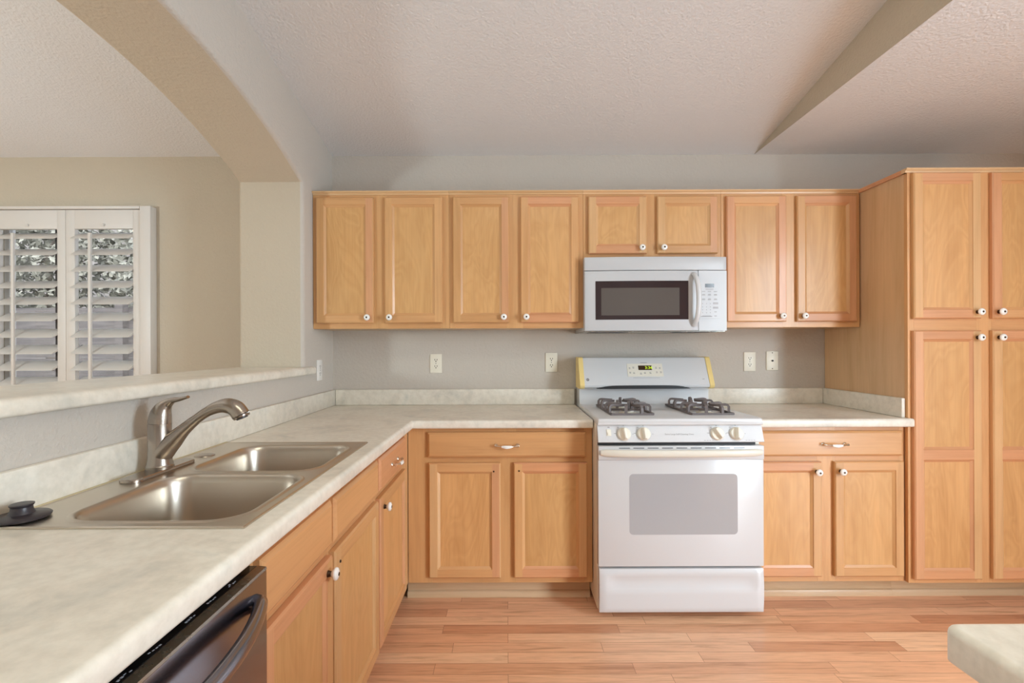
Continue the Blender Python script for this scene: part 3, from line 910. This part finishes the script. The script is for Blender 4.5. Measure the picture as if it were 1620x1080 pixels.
# ------------------------------------------------------------------ dishwasher
dw = thing('dishwasher', 'dark stainless dishwasher with bowed bar handle under the worktop', 'dishwasher', (fx(0.33, -0.449), 0.33, 0), PI/2-SK)
bm = B(); box(bm, 0.0, 0.605, 0.0505, 0.57, 0.10, 0.855); obj('tub', bm, M['black'], dw, 20)
bm = B(); box(bm, 0.001, 0.604, 0.0, 0.0295, 0.115, 0.834, 0.002, 2); obj('door', bm, M['blacksteel'], dw, 30)
bm = B(); prism_x(bm, [(0.0, 0.8343), (0.001, 0.839), (0.018, 0.841), (0.0185, 0.8343)], 0.001, 0.604)
obj('top_band', bm, M['greymetal'], dw, 30)
bm = B(); box(bm, 0.001, 0.604, 0.0188, 0.0500, 0.8343, 0.8408, 0.0008, 1)
cp = obj('control_strip', bm, M['blackgloss'], dw, 30)
rnd = random.Random(3)
for k in range(9):
    bm = B()
    cx = 0.06+k*0.055+(0.02 if k > 5 else 0)
    for q in range(4):
        xx = cx+q*0.006; yy = 0.0230+rnd.random()*0.004
        box(bm, xx, xx+0.004, yy, yy+0.0012+rnd.random()*0.002, 0.8408, 0.8411)
    obj('button_icon', bm, M['markl'], cp, 0)
bm = B(); pts = []
for k in range(31):
    u = -1+2*k/30
    y = -0.056+0.044*abs(u)**2.5
    pts.append((0.3025+u*0.255, y, 0.792))
sweep(bm, [(pts[0][0]-0.004, 0.0, 0.792)]+pts+[(pts[-1][0]+0.004, 0.0, 0.792)], [(0.012, 0.016)]*33, 20)
obj('handle', bm, M['blacksteel'], dw, 60)
bm = B(); box(bm, 0.0, 0.605, 0.06, 0.075, 0, 0.10); obj('kick_plate', bm, M['black'], dw, 20)

# ------------------------------------------------------------------ stove
sv = thing('stove', 'white gas range with oven standing between the base cabinets', 'stove', (0.795, 2.245, 0))
SW = 0.379
def bxs(name, args, m, parent, **k):
    b_ = B()
    for a_ in args: box(b_, *a_)
    return obj(name, b_, m, parent, **k)
bm = B(); box(bm, -SW, SW, 0.035, 0.705, 0.035, 0.8925, 0.003, 2); obj('body', bm, M['cream'], sv, 30)
for sx in (-1, 1):
    for yy in (0.09, 0.60):
        bm = B(); lathe(bm, [(0, 0), (0.016, 0), (0.016, 0.012), (0.008, 0.014), (0.008, 0.0348), (0, 0.0348)], (sx*0.31, yy, 0), 'Z', 16)
        obj('foot', bm, M['black'], sv, 30)
# cooktop with shallow wells
bm = B()
prism = [(0.0, 0.897), (0.0, 0.912), (0.004, 0.921), (0.014, 0.926), (0.56, 0.921), (0.58, 0.924), (0.58, 0.893), (0.004, 0.893)]
prism_x(bm, prism, -SW, SW)
bmesh.ops.recalc_face_normals(bm, faces=bm.faces[:])
es = [e for e in bm.edges if abs(e.verts[0].co.x-e.verts[1].co.x) < 1e-6 and abs(abs(e.verts[0].co.x)-SW) < 1e-6 and min(e.verts[0].co.z, e.verts[1].co.z) > 0.905]
bmesh.ops.bevel(bm, geom=es, offset=0.008, segments=3, profile=0.5, affect='EDGES')
obj('cooktop', bm, M['enamel'], sv, 30)
# control panel
bm = B(); prism_x(bm, [(0.016, 0.8915), (-0.010, 0.8185), (-0.007, 0.816), (0.034, 0.816), (0.034, 0.8915)], -SW, SW)
bmesh.ops.recalc_face_normals(bm, faces=bm.faces[:])
cpn = obj('control_panel', bm, M['enamel'], sv, 20)
PA, PB = Vector((0, -0.010, 0.8185)), Vector((0, 0.016, 0.8915))
pv = (PB-PA).normalized(); pn = Vector((0, -pv.z, pv.y))
def onpanel(x, v, w_): return Vector((x, 0, 0))+PA+pv*v+pn*w_
def face_box(b_, x0, x1, v0, v1, on, w1=0.0005, mi=0, w0=-0.0003):
    P_ = [on(x, v, w_) for w_ in (w0, w1) for x, v in ((x0, v0), (x1, v0), (x1, v1), (x0, v1))]
    Vv = [b_.verts.new(p) for p in P_]
    for q in ((0, 1, 2, 3), (4, 5, 6, 7), (0, 1, 5, 4), (1, 2, 6, 5), (2, 3, 7, 6), (3, 0, 4, 7)):
        b_.faces.new([Vv[i] for i in q]).material_index = mi
def stove_knob(x, v, rot):
    b_ = B()
    lathe(b_, [(0, 0.0006), (0.0305, 0.0006), (0.0305, 0.006), (0.028, 0.010), (0.0265, 0.0115), (0, 0.0125)], n=36)
    g_ = B(); box(g_, -0.0105, 0.0105, -0.0275, 0.0275, 0.011, 0.031)
    for vv in g_.verts:
        if vv.co.z > 0.02: vv.co.x *= 0.42; vv.co.y *= 0.86
    bmesh.ops.bevel(g_, geom=g_.edges[:], offset=0.002, segments=2, profile=0.5, affect='EDGES')
    merge(b_, g_, 0)
    Rm = Matrix.Rotation(rot, 4, 'Z')
    basis = Matrix(((1, pv.x, pn.x), (0, pv.y, pn.y), (0, pv.z, pn.z))).to_4x4()
    o_ = onpanel(x, v, 0)
    for vv in b_.verts: vv.co = (basis @ (Rm @ vv.co))+o_
    obj('control_knob', b_, M['knobcream'], sv, 35)
    t_ = B()
    for k in range(14):
        a_ = math.radians(135+k*11)
        face_box(t_, x+0.0355*math.cos(a_)-0.0009, x+0.0355*math.cos(a_)+0.0009, v+0.0355*math.sin(a_)-0.0012, v+0.0355*math.sin(a_)+0.0012, onpanel)
    legends = []
    for a_, l_ in ((90, 0.007), (175, 0.010), (128, 0.008), (0, 0.004)):
        a_ = math.radians(a_); cx, cy = x+0.041*math.cos(a_), v+0.0385*math.sin(a_)
        l_b = B(); legends.append(l_b); face_box(l_b, cx-l_/2, cx+l_/2, cy-0.0011, cy+0.0011, onpanel)
    return [t_]+legends
for kx, rot in ((-0.259, 0.12), (-0.168, 0.05), (0.169, 0.55), (0.257, -0.12)):
    for i_, q_ in enumerate(stove_knob(kx, 0.0365, rot)): obj('knob_legend' if i_ else 'tick_ring', q_, M['mark'], cpn, 0)
pm = B()
tb = text_bm('Extra Large Self-Cleaning Oven', 0.0105)
for vv in tb.verts: vv.co = onpanel(vv.co.x-0.005, vv.co.y+0.035, 0.0003+vv.co.z*0.5)
merge(pm, tb); obj('lettering', pm, M['mark'], cpn, 0)
for cx, n__ in ((0.125, 4), (0.315, 4)):
    pm = B()
    for q in range(n__): face_box(pm, cx+q*0.012-0.02, cx+q*0.012-0.012, 0.0055, 0.0072, onpanel)
    obj('caption', pm, M['mark'], cpn, 0)
pm = B(); face_box(pm, -0.333, -0.323, 0.066, 0.070, onpanel)
obj('caption', pm, M['mark'], cpn, 0)
bm = B(); face_box(bm, -0.338, -0.318, 0.028, 0.058, onpanel, 0.003); face_box(bm, -0.334, -0.322, 0.032, 0.044, onpanel, 0.006)
obj('oven_light_switch', bm, M['knobcream'], sv, 0)
# dark gap under the panel
bxs('vent_gap', [(-SW+0.004, SW-0.03, 0.012, 0.0345, 0.8005, 0.8155)], M['black'], sv)
# oven door
bm = B(); box(bm, -SW, SW, -0.004, 0.0345, 0.247, 0.7355, 0.003, 2); box(bm, -SW, SW, -0.010, 0.0345, 0.736, 0.800, 0.004, 2)
for k in range(9):
    xx = -0.285+k*0.0655; box(bm, xx, xx+0.050, -0.0108, -0.009, 0.7895, 0.7925, 0, 1, 1)
od = obj('oven_door', bm, [M['enamel'], M['black']], sv, 30)
bm = B(); pl = rrect(0.011, 0.532, 0.248, 0.139, 0.018, 9)
A = [bm.verts.new((x, -0.0045, z)) for x, z in pl]; E = [bm.verts.new((x, -0.0038, z)) for x, z in pl]
bm.faces.new(A)
for i in range(len(A)): j = (i+1) % len(A); bm.faces.new((A[i], A[j], E[j], E[i]))
obj('window', bm, M['ovenglass'], od, 30)
bm = B(); hp = []; hr = []
for k in range(33):
    u = -1+2*k/32
    hp.append((u*0.368, -0.010-0.026*(1-u**4), 0.770)); hr.append((0.009, 0.0165 if abs(u) < 0.97 else 0.012))
sweep(bm, hp, hr, 20)
o = obj('handle', bm, M['cream'], od, 60); o['label'] = 'wide cream bow handle'
# storage drawer
bm = B(); nx, nz = 40, 16; G = {}
for i in range(nx+1):
    for j in range(nz+1):
        x = -SW+0.003+(2*SW-0.006)*i/nx; v = j/nz; z = 0.038+0.199*v
        y = -0.010-0.006*math.sin(v*PI)
        ex = min(1, max(0, (SW-0.025-abs(x))/0.05)); sx_ = ex*ex*(3-2*ex)
        if v > 0.5: y += sx_*0.010*max(0, math.sin(min(1, (v-0.5)/0.38)*PI))**1.0*(1 if v < 0.88 else 0)
        if i in (0, nx) or j in (0, nz): y += 0.006
        G[i, j] = bm.verts.new((x, y, z))
for i in range(nx):
    for j in range(nz): bm.faces.new((G[i, j], G[i+1, j], G[i+1, j+1], G[i, j+1]))
rim = [G[i, 0] for i in range(nx+1)]+[G[nx, j] for j in range(1, nz+1)]+[G[i, nz] for i in range(nx-1, -1, -1)]+[G[0, j] for j in range(nz-1, 0, -1)]
bk = [bm.verts.new((v.co.x, 0.0345, v.co.z)) for v in rim]
for i in range(len(rim)): j = (i+1) % len(rim); bm.faces.new((rim[i], rim[j], bk[j], bk[i]))
bm.faces.new(bk)
obj('storage_drawer', bm, M['enamel'], sv, 50)
# backguard
bm = B(); prism_x(bm, [(0.581, 0.900), (0.590, 0.925), (0.600, 0.96), (0.600, 1.014), (0.700, 1.014), (0.700, 0.900)], -SW+0.004, SW-0.004)
obj('backguard', bm, M['enamel'], sv, 50)
CA, CB = Vector((0, 0.526, 1.036)), Vector((0, 0.600, 1.185))
cv = (CB-CA).normalized(); cn = Vector((0, -cv.z, cv.y))
def oncon(x, v, w_): return Vector((x, 0, 0))+CA+cv*v+cn*w_
prof_c = [(0.70, 1.0145), (0.560, 1.0145), (0.540, 1.018), (0.529, 1.025), (0.526, 1.036), (0.600, 1.185), (0.606, 1.190), (0.615, 1.191), (0.70, 1.191)]
bm = B(); prism_x(bm, prof_c, -0.3545, 0.3545)
con = obj('console', bm, M['enamel'], sv, 40)
bm = B()                                                   # dark arched vent slot under the console
n = 24; V1 = []; V2 = []
for k in range(n+1):
    u = -1+2*k/n; x = -0.02+u*0.265; hgt = 0.019*(1-u**6)
    V1.append(bm.verts.new((x, 0.5245, 1.0150))); V2.append(bm.verts.new((x, 0.5245, 1.0155+hgt)))
for k in range(n): bm.faces.new((V1[k], V1[k+1], V2[k+1], V2[k]))
ex = bmesh.ops.extrude_face_region(bm, geom=bm.faces[:])
for e in ex['geom']:
    if isinstance(e, bmesh.types.BMVert): e.co.y += 0.035
obj('vent_slot', bm, M['black'], con, 30)
for sx in (-1, 1):
    bm = B(); pc = [(y-(0.003 if y < 0.69 else 0), z+(0.002 if z > 1.18 else (-0.002 if z < 1.02 else 0))) for y, z in prof_c]
    prism_x(bm, pc, sx*0.355, sx*(SW+0.002)); obj('end_cap', bm, M['yellow'], sv, 40)['label'] = 'yellowed plastic end cap'
bm = B(); face_box(bm, -0.104, 0.100, 0.052, 0.132, oncon, 0.0022); dp = obj('control_pad', bm, M['cream'], con, 0)
bm = B(); face_box(bm, -0.040, 0.038, 0.092, 0.120, oncon, 0.0030); obj('clock_display', bm, M['display'], con, 0)
tb = text_bm('3:36', 0.026)
for vv in tb.verts: vv.co = oncon(vv.co.x+0.020, vv.co.y*0.9+0.106, 0.0033+vv.co.z*0.5)
obj('clock_digits', tb, M['green'], con, 0)
rnd = random.Random(5)
for cx, cy in ((-0.090, 0.104), (-0.068, 0.107), (-0.090, 0.076), (-0.068, 0.074), (-0.028, 0.070), (-0.006, 0.074), (0.026, 0.074), (0.062, 0.106), (0.084, 0.104), (0.064, 0.078), (0.086, 0.078)):
    bm = B()
    for q in range(2): face_box(bm, cx-0.006+rnd.random()*0.002, cx+0.006-rnd.random()*0.002, cy-0.005+q*0.006, cy-0.002+q*0.006, oncon, 0.0028)
    obj('button', bm, M['mark'], con, 0)
for x0_, x1_, v0_, v1_ in ((-0.022, 0.014, 0.138, 0.1405), (0.318, 0.330, 0.035, 0.0375), (-0.075, 0.075, 0.044, 0.0452)):
    bm = B(); face_box(bm, x0_, x1_, v0_, v1_, oncon); obj('printed_line', bm, M['mark'], con, 0)
bm = B()                                                   # round emblem
def disc(b_, cx, cv_, r0, r1, on, w_, n=28):
    a0 = [b_.verts.new(on(cx+r0*math.cos(2*PI*k/n), cv_+r0*math.sin(2*PI*k/n), w_)) for k in range(n)]
    a1 = [b_.verts.new(on(cx+r1*math.cos(2*PI*k/n), cv_+r1*math.sin(2*PI*k/n), w_)) for k in range(n)]
    for k in range(n): b_.faces.new((a0[k], a0[(k+1) % n], a1[(k+1) % n], a1[k]))
disc(bm, -0.3355, 0.034, 0.0062, 0.0085, oncon, 0.0006)
for a_ in range(4):
    an = a_*PI/2+0.4; disc(bm, -0.3355+0.0034*math.cos(an), 0.034+0.0034*math.sin(an), 0.0009, 0.0022, oncon, 0.0006, 12)
obj('emblem', bm, M['markd'], con, 0)
# burners and grates
def grate(cx):
    zt_ = 0.9255; w2, y0_, y1_ = 0.100, 0.100, 0.480
    b_ = B()
    def bar(p, q, a=0.0052, b=0.0050): sweep(b_, [p, q], [(a, b), (a, b)], square=True)
    zl_ = zt_+0.0045
    for x in (-w2, w2): bar((cx+x, y0_, zl_), (cx+x, y1_, zl_))
    for y in (y0_, y1_, (y0_+y1_)/2): bar((cx-w2, y, zl_), (cx+w2, y, zl_))
    ym = (y0_+y1_)/2
    for bc in ((y0_+ym)/2, (ym+y1_)/2):
        hh = 0.039
        def finger(px, py, tx, ty):
            d_ = Vector((tx-px, ty-py, 0)); L_ = d_.length; d_.normalize()
            e_ = Vector((px, py, 0))
            pts_ = [e_+Vector((0, 0, zl_)), e_+Vector((0, 0, zl_+hh*0.75)), e_+d_*0.006+Vector((0, 0, zl_+hh*0.95)), e_+d_*0.014+Vector((0, 0, zl_+hh)), e_+d_*(L_-0.022)+Vector((0, 0, zl_+hh-0.003)), e_+d_*(L_-0.022)+Vector((0, 0, zl_+hh-0.012))]
            sweep(b_, pts_[:5], [(0.0055, 0.0070)]*5, square=True, up=(-d_.y, d_.x, 0.01))
        for px, py in ((cx-w2, bc-0.045), (cx-w2, bc+0.045), (cx+w2, bc-0.045), (cx+w2, bc+0.045)):
            finger(px, py, cx+(px-cx)*0.1, bc+(py-bc)*0.3)
        finger(cx-0.03, bc-0.094, cx-0.005, bc); finger(cx+0.03, bc+0.094, cx+0.005, bc)
        finger(cx+0.045, bc-0.094, cx+0.01, bc)
    obj('grate', b_, M['iron'], sv, 30)
    for bc in ((y0_+ym)/2, (ym+y1_)/2):
        q = B(); lathe(q, [(0, 0.0), (0.045, 0.0), (0.042, 0.004), (0.030, 0.008), (0.030, 0.014), (0.034, 0.015), (0.033, 0.020), (0, 0.021)], (cx, bc, 0.922), 'Z', 28, mis=[1, 1, 1, 1, 0, 0, 0])
        obj('burner', q, [M['iron'], M['cream']], sv, 40)
grate(-0.195); grate(0.190)

# ------------------------------------------------------------------ microwave
mw = thing('microwave', 'white over-the-range microwave mounted under the short cabinet', 'microwave', (0.7925, 2.605, 1.333))
MX = 0.3785; mz = lambda z: z-1.333
def bow(x): return 0.0-0.016*(1-(x/MX)**2)
def curved(b_, x0, x1, z0, z1, off=0.0, back=0.03, n=24, mi=0, rx=0.0):
    F_ = []; K_ = []
    for k in range(n+1):
        x = x0+(x1-x0)*k/n; y = bow(x)+off
        F_.append((b_.verts.new((x, y, mz(z0))), b_.verts.new((x, y, mz(z1)))))
        K_.append((b_.verts.new((x, back, mz(z0))), b_.verts.new((x, back, mz(z1)))))
    for k in range(n):
        for q in ((F_[k][0], F_[k+1][0], F_[k+1][1], F_[k][1]), (K_[k][0], K_[k+1][0], K_[k+1][1], K_[k][1]), (F_[k][1], F_[k+1][1], K_[k+1][1], K_[k][1]), (F_[k][0], F_[k+1][0], K_[k+1][0], K_[k][0])):
            b_.faces.new(q).material_index = mi
    b_.faces.new((F_[0][0], F_[0][1], K_[0][1], K_[0][0])).material_index = mi
    b_.faces.new((F_[n][0], F_[n][1], K_[n][1], K_[n][0])).material_index = mi
bm = B(); box(bm, -MX+0.004, MX-0.004, 0.0305, 0.374, mz(1.337), mz(1.730)); mb = obj('body', bm, M['enamel2'], mw, 30)
bm = B(); box(bm, -MX-0.0, MX, 0.02, 0.374, mz(1.333), mz(1.3365))
for xx in (-0.34, 0.13): box(bm, xx, xx+0.2, 0.02, 0.16, mz(1.331), mz(1.3329), 0, 1, 1)
obj('bottom_plate', bm, [M['greymetal'], M['markd']], mw, 20)
bm = B(); curved(bm, -MX, MX, 1.659, 1.7305, 0.0)
bmesh.ops.recalc_face_normals(bm, faces=bm.faces[:])
bmesh.ops.bevel(bm, geom=[e for e in bm.edges if e.calc_face_angle(0) > 0.8], offset=0.004, segments=2, profile=0.5, affect='EDGES')
obj('vent_band', bm, M['enamel2'], mw, 35)
XS = 0.2245
bm = B(); curved(bm, -MX, XS-0.001, 1.338, 1.6565, -0.002)
bmesh.ops.recalc_face_normals(bm, faces=bm.faces[:])
bmesh.ops.bevel(bm, geom=[e for e in bm.edges if e.calc_face_angle(0) > 0.8], offset=0.004, segments=2, profile=0.5, affect='EDGES')
md = obj('door', bm, M['enamel2'], mw, 35)
bm = B(); curved(bm, -0.3215, 0.1690, 1.397, 1.602, -0.0028, 0.0)
wd = obj('window', bm, M['mwglass'], md, 40)
bm = B(); curved(bm, -0.291, 0.121, 1.420, 1.565, -0.0033, 0.0); obj('window_mesh', bm, M['mwmesh'], md, 40)
bm = B(); pts = []
for k in range(25):
    u = -1+2*k/24
    pts.append((0.205-0.010*(u*u)+0.004, bow(0.205)-0.008-0.036*(1-u**4), mz(1.502+u*0.135)))
sweep(bm, [(pts[0][0], bow(0.205), pts[0][2])]+pts+[(pts[-1][0], bow(0.205), pts[-1][2])], [(0.013, 0.010)]*27, 16, up=(0, -1, 0))
obj('handle', bm, M['enamel'], md, 60)
bm = B(); curved(bm, XS+0.001, MX, 1.338, 1.6565, 0.0)
pc_ = obj('control_panel', bm, M['enamel2'], mw, 35)
bm = B(); curved(bm, 0.2285, 0.3395, 1.402, 1.606, -0.0035, 0.0); kp = obj('keypad', bm, M['enamel2'], pc_, 35)
def kb(b_, x0, x1, z0, z1, off=0.0042, mi=0): curved(b_, x0, x1, z0, z1, -off, 0.0, 3, mi)
bm = B(); kb(bm, 0.259, 0.307, 1.566, 1.586); obj('display', bm, M['darkdisp'], pc_, 0)
bm = B(); rnd = random.Random(9)
kb(bm, 0.261, 0.304, 1.554, 1.5595, mi=1)
for zz in (1.5445, 1.5255, 1.501):
    for cx in (0.250, 0.282, 0.315):
        kb(bm, cx-0.009, cx+0.009, zz-0.0012, zz+0.0012); 
        if zz < 1.54: kb(bm, cx-0.007, cx+0.008, zz+0.0035, zz+0.0055)
for zz in (1.480, 1.463, 1.448, 1.432):
    for cx in (0.245, 0.266, 0.287): kb(bm, cx-0.0012, cx+0.0012, zz-0.002, zz+0.002)
for zz in (1.482, 1.459): kb(bm, 0.302, 0.330, zz-0.0055, zz+0.0055, mi=1)
for zz in (1.437, 1.415): kb(bm, 0.309, 0.322, zz-0.0012, zz+0.0012)
kb(bm, 0.235, 0.297, 1.411, 1.4135); kb(bm, 0.243, 0.290, 1.4155, 1.417)
obj('key_print', bm, [M['mark'], M['key']], pc_, 0)

# ------------------------------------------------------------------ wall plates
def wall_plate(name, label, loc, rz, kind='outlet', m='plate', group='wall outlets'):
    r_ = thing(name, label, 'wall outlet' if kind == 'outlet' else 'wall jack', loc, rz, group)
    b_ = B(); box(b_, -0.036, 0.036, -0.0065, -0.0003, -0.058, 0.058, 0.0028, 2); obj('cover_plate', b_, M[m], r_, 35)
    if kind == 'outlet':
        for zc in (0.0195, -0.0195):
            b_ = B(); pl_ = rrect(0, zc, 0.0165, 0.0145, 0.010, 7)
            A_ = [b_.verts.new((x, -0.0072, z)) for x, z in pl_]; E_ = [b_.verts.new((x, -0.006, z)) for x, z in pl_]
            b_.faces.new(A_)
            for i in range(len(A_)): j = (i+1) % len(A_); b_.faces.new((A_[i], A_[j], E_[j], E_[i]))
            for xx in (-0.0065, 0.0065): box(b_, xx-0.0017, xx+0.0017, -0.0076, -0.0071, zc-0.001, zc+0.0075, 0, 1, 1)
            lathe(b_, [(0, 0.0076), (0.0032, 0.0076), (0.0032, 0.0071)], (0, 0, zc-0.007), '-Y', 12, 1)
            obj('receptacle', b_, [M[m], M['hole']], r_, 35)
        b_ = B(); lathe(b_, [(0, 0.008), (0.0028, 0.0076), (0.003, 0.0064)], (0, 0, 0), '-Y', 12); obj('screw', b_, M['mark'], r_, 35)
    else:
        b_ = B(); lathe(b_, [(0, 0.0105), (0.002, 0.0105), (0.0022, 0.012), (0.0052, 0.012), (0.0056, 0.0064)], (0, 0, 0), '-Y', 18, mis=[1, 1, 1, 0])
        obj('jack', b_, [M['bronze'], M['hole']], r_, 35)
        for zc in (0.048, -0.048):
            b_ = B(); lathe(b_, [(0, 0.008), (0.003, 0.0076), (0.0034, 0.0064)], (0, 0, zc), '-Y', 12); obj('screw', b_, M['bronze'], r_, 35)
wall_plate('wall_outlet', 'cream duplex wall outlet under the second wall cabinet from the left corner', (-0.432, D, 1.156), 0)
wall_plate('wall_outlet', 'cream duplex wall outlet just left of the stove backguard', (0.270, D, 1.160), 0)
wall_plate('wall_outlet', 'cream duplex wall outlet right of the stove, beside the round-holed jack plate', (1.476, D, 1.160), 0)
wall_plate('wall_jack', 'cream wall plate with a single round jack hole near the pantry', (1.613, D, 1.165), 0, 'jack', 'plate', None)
wall_plate('wall_outlet', 'white wall outlet seen edge-on beside the end of the bar ledge', (LX, 2.757, 1.128), PI/2, 'outlet', 'platew')

# ------------------------------------------------------------------ dining-room window with plantation shutters
SHY = D-0.045
w1 = thing('window_1', None, None, ((WX0+WX1)/2, D, WZ0)); w1['kind'] = 'structure'
wx, wz = w1.location.x, w1.location.z
bm = B()
fx0, fx1, fz0, fz1, fw = WX0-0.062, WX1+0.060, WZ0-0.06, WZ1+0.012, 0.066
def wb(b_, x0, x1, y0, y1, z0, z1, bev=0.0): box(b_, x0-wx, x1-wx, y0-D, y1-D, z0-wz, z1-wz, bev)
wb(bm, fx0, fx0+fw-0.001, D-0.055, D-0.0005, fz0, fz1, 0.004); wb(bm, fx1-fw+0.001, fx1, D-0.055, D-0.0005, fz0, fz1, 0.004)
wb(bm, fx0+fw, fx1-fw, D-0.055, D-0.0005, WZ1-0.004, fz1, 0.003); wb(bm, fx0+fw, fx1-fw, D-0.055, D-0.0005, fz0, WZ0+0.004, 0.003)
obj('casing', bm, M['shutter'], w1, 35)
bm = B()
wb(bm, WX0+0.001, WX0+0.03, D+0.05, D+0.09, WZ0, WZ1); wb(bm, WX1-0.03, WX1-0.001, D+0.05, D+0.09, WZ0, WZ1)
wb(bm, WX0+0.03, WX1-0.03, D+0.05, D+0.09, WZ1-0.03, WZ1-0.001); wb(bm, WX0+0.03, WX1-0.03, D+0.05, D+0.09, WZ0+0.001, WZ0+0.03)
obj('sash', bm, M['shutter'], w1, 20)
bm = B(); wb(bm, -2.80, -2.755, D+0.055, D+0.085, WZ0+0.03, WZ1-0.03); wb(bm, WX0+0.03, WX1-0.03, D+0.055, D+0.085, WZ1-0.055, WZ1-0.03)
obj('mullion', bm, M['winframe'], w1, 20)
bm = B(); wb(bm, WX0+0.03, WX1-0.03, D+0.068, D+0.072, WZ0+0.03, WZ1-0.03); obj('glass', bm, M['glass'], w1, 0)

def shutter(x0, x1, label, rod_u, hinge):
    zb0, zt0 = WZ0+0.006, WZ1-0.008
    r_ = thing('plantation_shutter', label, 'shutter', ((x0+x1)/2, D-0.028, zb0), 0, 'plantation shutters in the dining window')
    h = zt0-zb0; hw = (x1-x0)/2; sl, sr = 0.054, 0.050
    b_ = B()
    box(b_, -hw, -hw+sl, -0.014, 0.014, 0, h, 0.002); box(b_, hw-sr, hw, -0.014, 0.014, 0, h, 0.002)
    box(b_, -hw+sl, hw-sr, -0.0135, 0.0135, h-0.113, h, 0.0015); box(b_, -hw+sl, hw-sr, -0.0135, 0.0135, 0, 0.10, 0.0015)
    obj('frame', b_, M['shutter'], r_, 30)
    b_ = B(); lathe(b_, [(0, 0.012), (0.006, 0.012), (0.009, 0.006), (0.006, 0)], ((sl-sr)/2, -0.0137, h-0.092), '-Y', 16); obj('knob', b_, M['shutter'], r_, 40)
    cw = hw*2-sl-sr-0.004; tl = math.radians(29); ch = 0.058
    xm = (sl-sr)/2
    first = None
    z = 1.935-zb0
    while z > 0.12:
        if first is None:
            b_ = B()
            pr = [(-ch, 0.0), (-ch*0.8, 0.004), (0, 0.0055), (ch*0.8, 0.004), (ch, 0.0), (ch*0.8, -0.004), (0, -0.0055), (-ch*0.8, -0.004)]
            pr = [(y*math.cos(tl)-q*math.sin(tl), y*math.sin(tl)+q*math.cos(tl)) for y, q in pr]
            prism_x(b_, pr, xm-cw/2, xm+cw/2)
            o_ = obj('louver', b_, M['shutter'], r_, 30); first = o_
        else:
            o_ = first.copy(); C.objects.link(o_); o_.parent = r_
        o_.location = (0, 0, z)
        z -= 0.0978
    b_ = B(); box(b_, -0.008, 0.008, -0.062, -0.048, 0.13, 1.935-zb0+0.005, 0.002); o_ = obj('tilt_rod', b_, M['shutter'], r_, 30)
    o_.location.x = -hw+sl+(hw*2-sl-sr)*rod_u
    if hinge:
        for zc in (2.005, 1.510):
            b_ = B(); sweep(b_, [(hw+0.001, -0.019, zc-zb0-0.038), (hw+0.001, -0.019, zc-zb0+0.038)], [0.0045, 0.0045], 10)
            o_ = obj('hinge', b_, M['brass'], r_, 40); o_['label'] = 'brass hinge'
shutter(-2.6475, -2.1945, 'white plantation shutter panel nearer the arch, brass hinges on its right edge', 0.36, True)
shutter(-3.104, -2.6495, 'white plantation shutter panel at the left edge of the picture', 0.36, False)

# ------------------------------------------------------------------ outside the dining window
bm = B(); box(bm, -12, 4, D+0.13, 12, -0.12, -0.04); struct('ground', bm, M['ground'])
fn = thing('garden_fence', 'grey weathered board fence across the yard outside the window', 'fence', (-6.0, 6.4, -0.04))
bm = B()
for k in range(11): box(bm, -5, 5, 0, 0.03, 0.02+k*0.165, 0.02+k*0.165+0.155)
obj('boards', bm, M['fence'], fn, 0)
for k in range(6):
    bm = B(); box(bm, -5+k*2-0.05, -5+k*2+0.05, -0.1, -0.0005, 0, 1.95); obj('post', bm, M['fence'], fn, 0)
nw = B(); box(nw, -12, 0, 10.2, 10.4, -0.04, 5.2)
tag(obj('house_wall', nw, M['stucco'], None, 0), 'plain grey house wall behind the garden trees', 'house wall')
def tree(x, y, h, rad, label, seed):
    rnd = random.Random(seed)
    r_ = thing('garden_tree', label, 'tree', (x, y, -0.04), 0, 'trees beyond the fence')
    b_ = B(); sweep(b_, catmull([(0, 0, 0), (0.05, 0, h*0.3), (-0.03, 0.02, h*0.55), (0.02, 0, h*0.8)], 4), [0.09]*4+[0.08]*4+[0.06]*5, 10); obj('trunk', b_, M['bark'], r_, 60)
    b_ = B()
    for k in range(5200):
        while True:
            p = Vector((rnd.uniform(-1, 1), rnd.uniform(-1, 1), rnd.uniform(-1, 1)))
            if 0.15 < p.length < 1: break
        p = Vector((p.x*rad, p.y*rad, p.z*h*0.36+h*0.68))
        d1 = Vector((rnd.uniform(-1, 1), rnd.uniform(-1, 1), rnd.uniform(-1, 1))).normalized()*0.06
        d2 = d1.cross(Vector((rnd.uniform(-1, 1), rnd.uniform(-1, 1), rnd.uniform(-1, 1)))).normalized()*0.03
        b_.faces.new([b_.verts.new(p-d1), b_.verts.new(p+d2), b_.verts.new(p+d1), b_.verts.new(p-d2)])
    obj('foliage', b_, M['leaf'], r_, 0)
tree(-4.9, 7.6, 3.6, 1.0, 'grey-green tree behind the fence, seen through the right shutter', 1)
tree(-7.3, 7.8, 3.8, 1.1, 'grey-green tree behind the fence, seen through the left shutter', 2)
